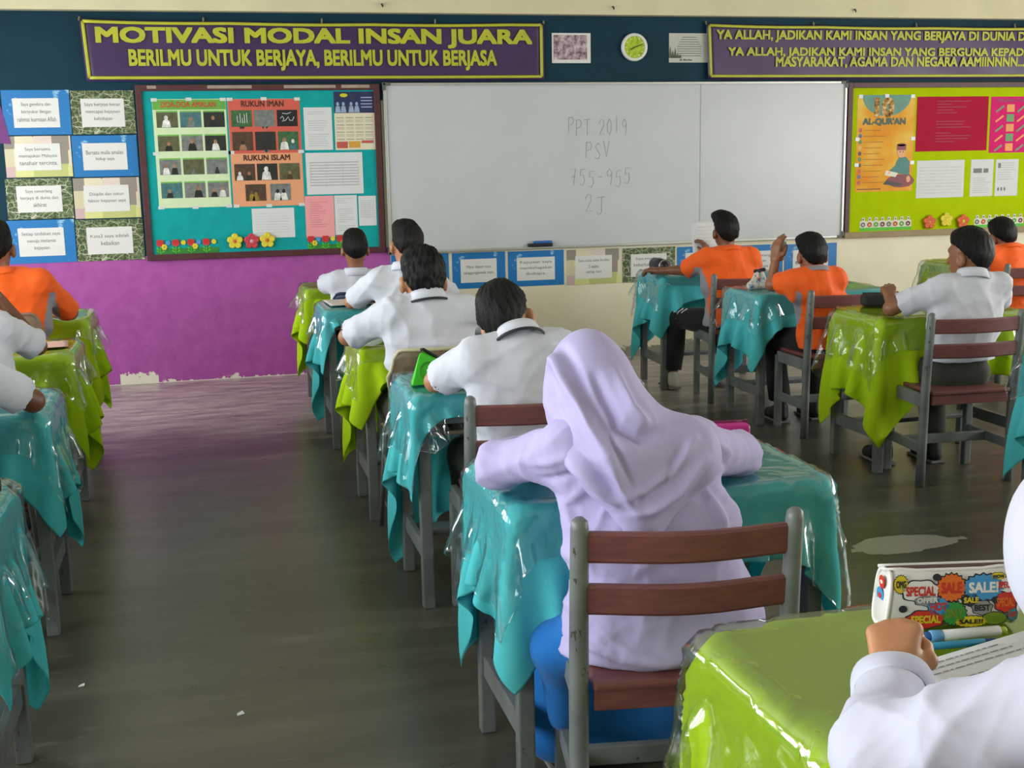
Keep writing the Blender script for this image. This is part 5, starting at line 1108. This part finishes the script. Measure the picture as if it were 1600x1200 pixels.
for cx, cz, rx, rz, mi in ((.004, .026, .012, .011, 0), (-.004, .002, .016, .014, 1), (.006, -.026, .014, .013, 2), (-.016, -.022, .006, .010, 6)):
    m.disc(cx, cz, rx, rz, 0, .0006, mi, 16); m.disc(cx, cz, rx*.5, rz*.3, -.0006, .0006, 9 if mi != 1 else 0, 10)
m.build('end_print', PRM, t)
# papers and pens
def flat_paper(lab, c, w, d, rz, z=.7605, m_=None, lines=0, name='exam_paper', lift=.0, group='exam papers'):
    t = thing(name, lab, 'paper', (c[0], c[1], z), group); Rm = Matrix.Translation((c[0], c[1], z)) @ Matrix.Rotation(rz, 4, 'Z')
    n = 10; vs = []; fs = []
    for j in range(n+1):
        for i in range(n+1): u, v_ = i/n, j/n; vs.append(((u-.5)*w, (v_-.5)*d, lift*(v_**2)*(.3+.7*u)))
    m = MB(); m.M = Rm; m.add(vs, [(j*(n+1)+i, j*(n+1)+i+1, (j+1)*(n+1)+i+1, (j+1)*(n+1)+i) for j in range(n) for i in range(n)]); o = m.build('sheet', m_ or WHT, t, True)
    md = o.modifiers.new('thickness', 'SOLIDIFY'); md.thickness = .0012; md.offset = -1
    if lines:
        m = MB(); m.M = Rm; r = random.Random(3)
        for i in range(lines):
            v_ = .93-i*.86/lines; u1 = .08+.80*(.5+.5*r.random()); zz = lambda u: lift*(v_**2)*(.3+.7*u)+.0009
            if i % 5 == 3: continue
            k = 0; u = .08
            while u < u1:
                u2 = u+.02+.05*r.random(); m.add([((u-.5)*w, (v_-.5)*d, zz(u)), ((u2-.5)*w, (v_-.5)*d, zz(u2)), ((u2-.5)*w, (v_-.5)*d+.0022, zz(u2)), ((u-.5)*w, (v_-.5)*d+.0022, zz(u))], [(0, 1, 2, 3)]); u = u2+.012
        m.build('printed_text', mat('ink_print', '#74767c', .7), t)
    return t
flat_paper('white exam paper under the fist on the nearest lime desk', (1.125, -7.50, 0), .297, .22, .22, .764, None, 14, lift=.012)
flat_paper('white paper under the elbow on the second teal desk of the middle row', (.76, -2.20, 0), .24, .297, .05, .7615, mat('warm_paper', '#cfc4bd', .6, .03))
flat_paper('pink folded paper on the second lime desk at the left edge', (-.70, -3.33, 0), .21, .20, .1, .7615, mat('dusty_pink_paper', '#cfa79a', .6, .04))
flat_paper('white paper on the teal desk with the snack bag', (3.27, -2.42, 0), .21, .28, .1, .7615, mat('warm_paper', '#cfc4bd', .6, .03))
flat_paper('white exam paper in front of the person in the lilac headscarf', (.92, -6.08, 0), .21, .297, .1, .7625, None, 0)
t = thing('exam_paper', 'white sheet held upright by the tall orange person', 'paper', (3.26, -1.32, .86), 'exam papers')
m = MB(); n = 8; vs = [(3.165+.21*i/n, -1.31-.02*math.sin(math.pi*i/n)+.05*j/n, .80+.285*j/n) for j in range(n+1) for i in range(n+1)]
m.add(vs, [(j*(n+1)+i, j*(n+1)+i+1, (j+1)*(n+1)+i+1, (j+1)*(n+1)+i) for j in range(n) for i in range(n)]); o = m.build('sheet', WHT, t, True); md = o.modifiers.new('thickness', 'SOLIDIFY'); md.thickness = .0012
m = MB()
for i in range(9): z = 1.05-i*.024; m.box((3.265, -1.31-.02+.05*(z-.80)/.285-.0035, z), (.14, .001, .003))
m.build('printed_text', mat('faint_lines', '#c3c6c9', .6), t)
t = thing('tissue', 'crumpled white tissue in the raised hand of the orange person', 'tissue', (3.06, -2.74, .95))
s = SDF(); s.cone((3.075, -2.765, .955), (3.078, -2.77, 1.03), .018, .022, .02); v, f = s.mesh(.005); v = wrinkle(v, f, 5, .003, 150); obj('tissue_sheet', v, f, WHT, t, True)
# pens on the nearest desk
def pen(name, lab, a, b, r, parts, cat='pen'):
    a = Vector(a); b = Vector(b); t = thing(name, lab, cat, tuple((a+b)/2-Vector((0, 0, r))), 'pens on the nearest desk')
    for u0, u1, k, nm, mm in parts: MB().tube([a+(b-a)*u0, a+(b-a)*(u0+.01), a+(b-a)*(u1-.01), a+(b-a)*u1], [r*k*.85, r*k, r*k, r*k*.85], 0, 14).build(nm, mm, t, True)
pen('marker_pen', 'fat white marker pen with a blue cap in front of the comic pencil case', (1.045, -7.338, .771), (1.185, -7.352, .771), .0095, [(0, .10, .8, 'cap_end', BLUEP), (.10, .24, 1.0, 'cap', mat('sky_plastic', '#5f9fd0', .35)), (.24, .93, .92, 'barrel', mat('marker_white', '#d4d6d2', .4, .02)), (.93, 1, .7, 'end_plug', mat('lime_plastic', '#a9c23a', .4))], 'marker')
pen('ballpoint_pen', 'slim blue pen lying nearest the exam paper', (1.02, -7.366, .768), (1.15, -7.378, .768), .0058, [(0, .12, .7, 'tip', mat('navy_plastic', '#1c3f6e', .4)), (.12, .85, 1, 'barrel', mat('aqua_plastic', '#2f8fb5', .35)), (.85, 1, .9, 'cap_end', mat('navy_plastic', '#1c3f6e', .4))])
# round mirror-like bottle end and snack bag
t = thing('water_bottle', 'black round bottle lying end-on on the front teal desk', 'bottle', (2.955, -1.27, .757))
Rb = Matrix.Rotation(math.pi/2, 3, 'X'); MB().lathe([(0, 0), (.040, 0), (.044, .004), (.044, .15), (.03, .17), (.022, .175), (.022, .19), (0, .19)], (2.955, -1.33+.19, .757+.046), 0, 28, axis=Matrix.Rotation(math.pi/2, 3, 'X')).build('bottle_body', BLACKP, t, True)
MB().lathe([(.034, -.002), (.044, -.003), (.046, .004), (.043, .008)], (2.955, -1.33, .757+.046), 0, 28, axis=Matrix.Rotation(math.pi/2, 3, 'X')).build('grey_ring', ALU, t, True)
t = thing('snack_bag', 'small clear snack bag with blue and white print on the second teal desk', 'bag', (3.10, -2.43, .757))
s = SDF(); s.cone((3.045, -2.44, .772), (3.15, -2.44, .772), .02, .02, .02); s.cone((3.06, -2.44, .775), (3.085, -2.44, .845), .024, .012, .02); s.cone((3.14, -2.44, .775), (3.12, -2.44, .845), .024, .012, .02); v, f = s.mesh(.006); v = wrinkle(v, f, 8, .003, 90); obj('wrapper', v, f, camo('snack_print', ['#3a5f8f', '#8fa4b5', '#c9c3b5', '#d8cfc0', '#6a7f95'], 26), t, True)
s = SDF(); s.cone((3.075, -2.44, .855), (3.13, -2.44, .862), .012, .012, .02); v, f = s.mesh(.005); v = wrinkle(v, f, 9, .003, 120); obj('gathered_top', v, f, BLACKP, t, True)
# litter on the floor
for x, y, s_, rz, lab in ((.02, -5.63, .012, .5, 'tiny torn white paper scrap on the floor in the aisle'), (-.24, -6.15, .015, 1.1, 'larger torn paper scrap on the floor towards the camera'), (-.43, -5.30, .010, .2, 'tiny paper scrap beside the foot of the left teal desk')):
    m = MB(); m.M = Matrix.Translation((x, y, .0)) @ Matrix.Rotation(rz, 4, 'Z'); m.add([(-s_, -s_*.5, .002), (s_*.8, -s_*.7, .003), (s_, s_*.5, .006), (-s_*.4, s_*.6, .002), (-s_, -s_*.5, 0), (s_*.8, -s_*.7, .001), (s_, s_*.5, .004), (-s_*.4, s_*.6, 0)], [(0, 1, 2, 3), (7, 6, 5, 4), (0, 4, 5, 1), (1, 5, 6, 2), (2, 6, 7, 3), (3, 7, 4, 0)])
    tag(m.build('paper_scrap', WHT), lab, 'scrap', 'paper scraps on the floor')
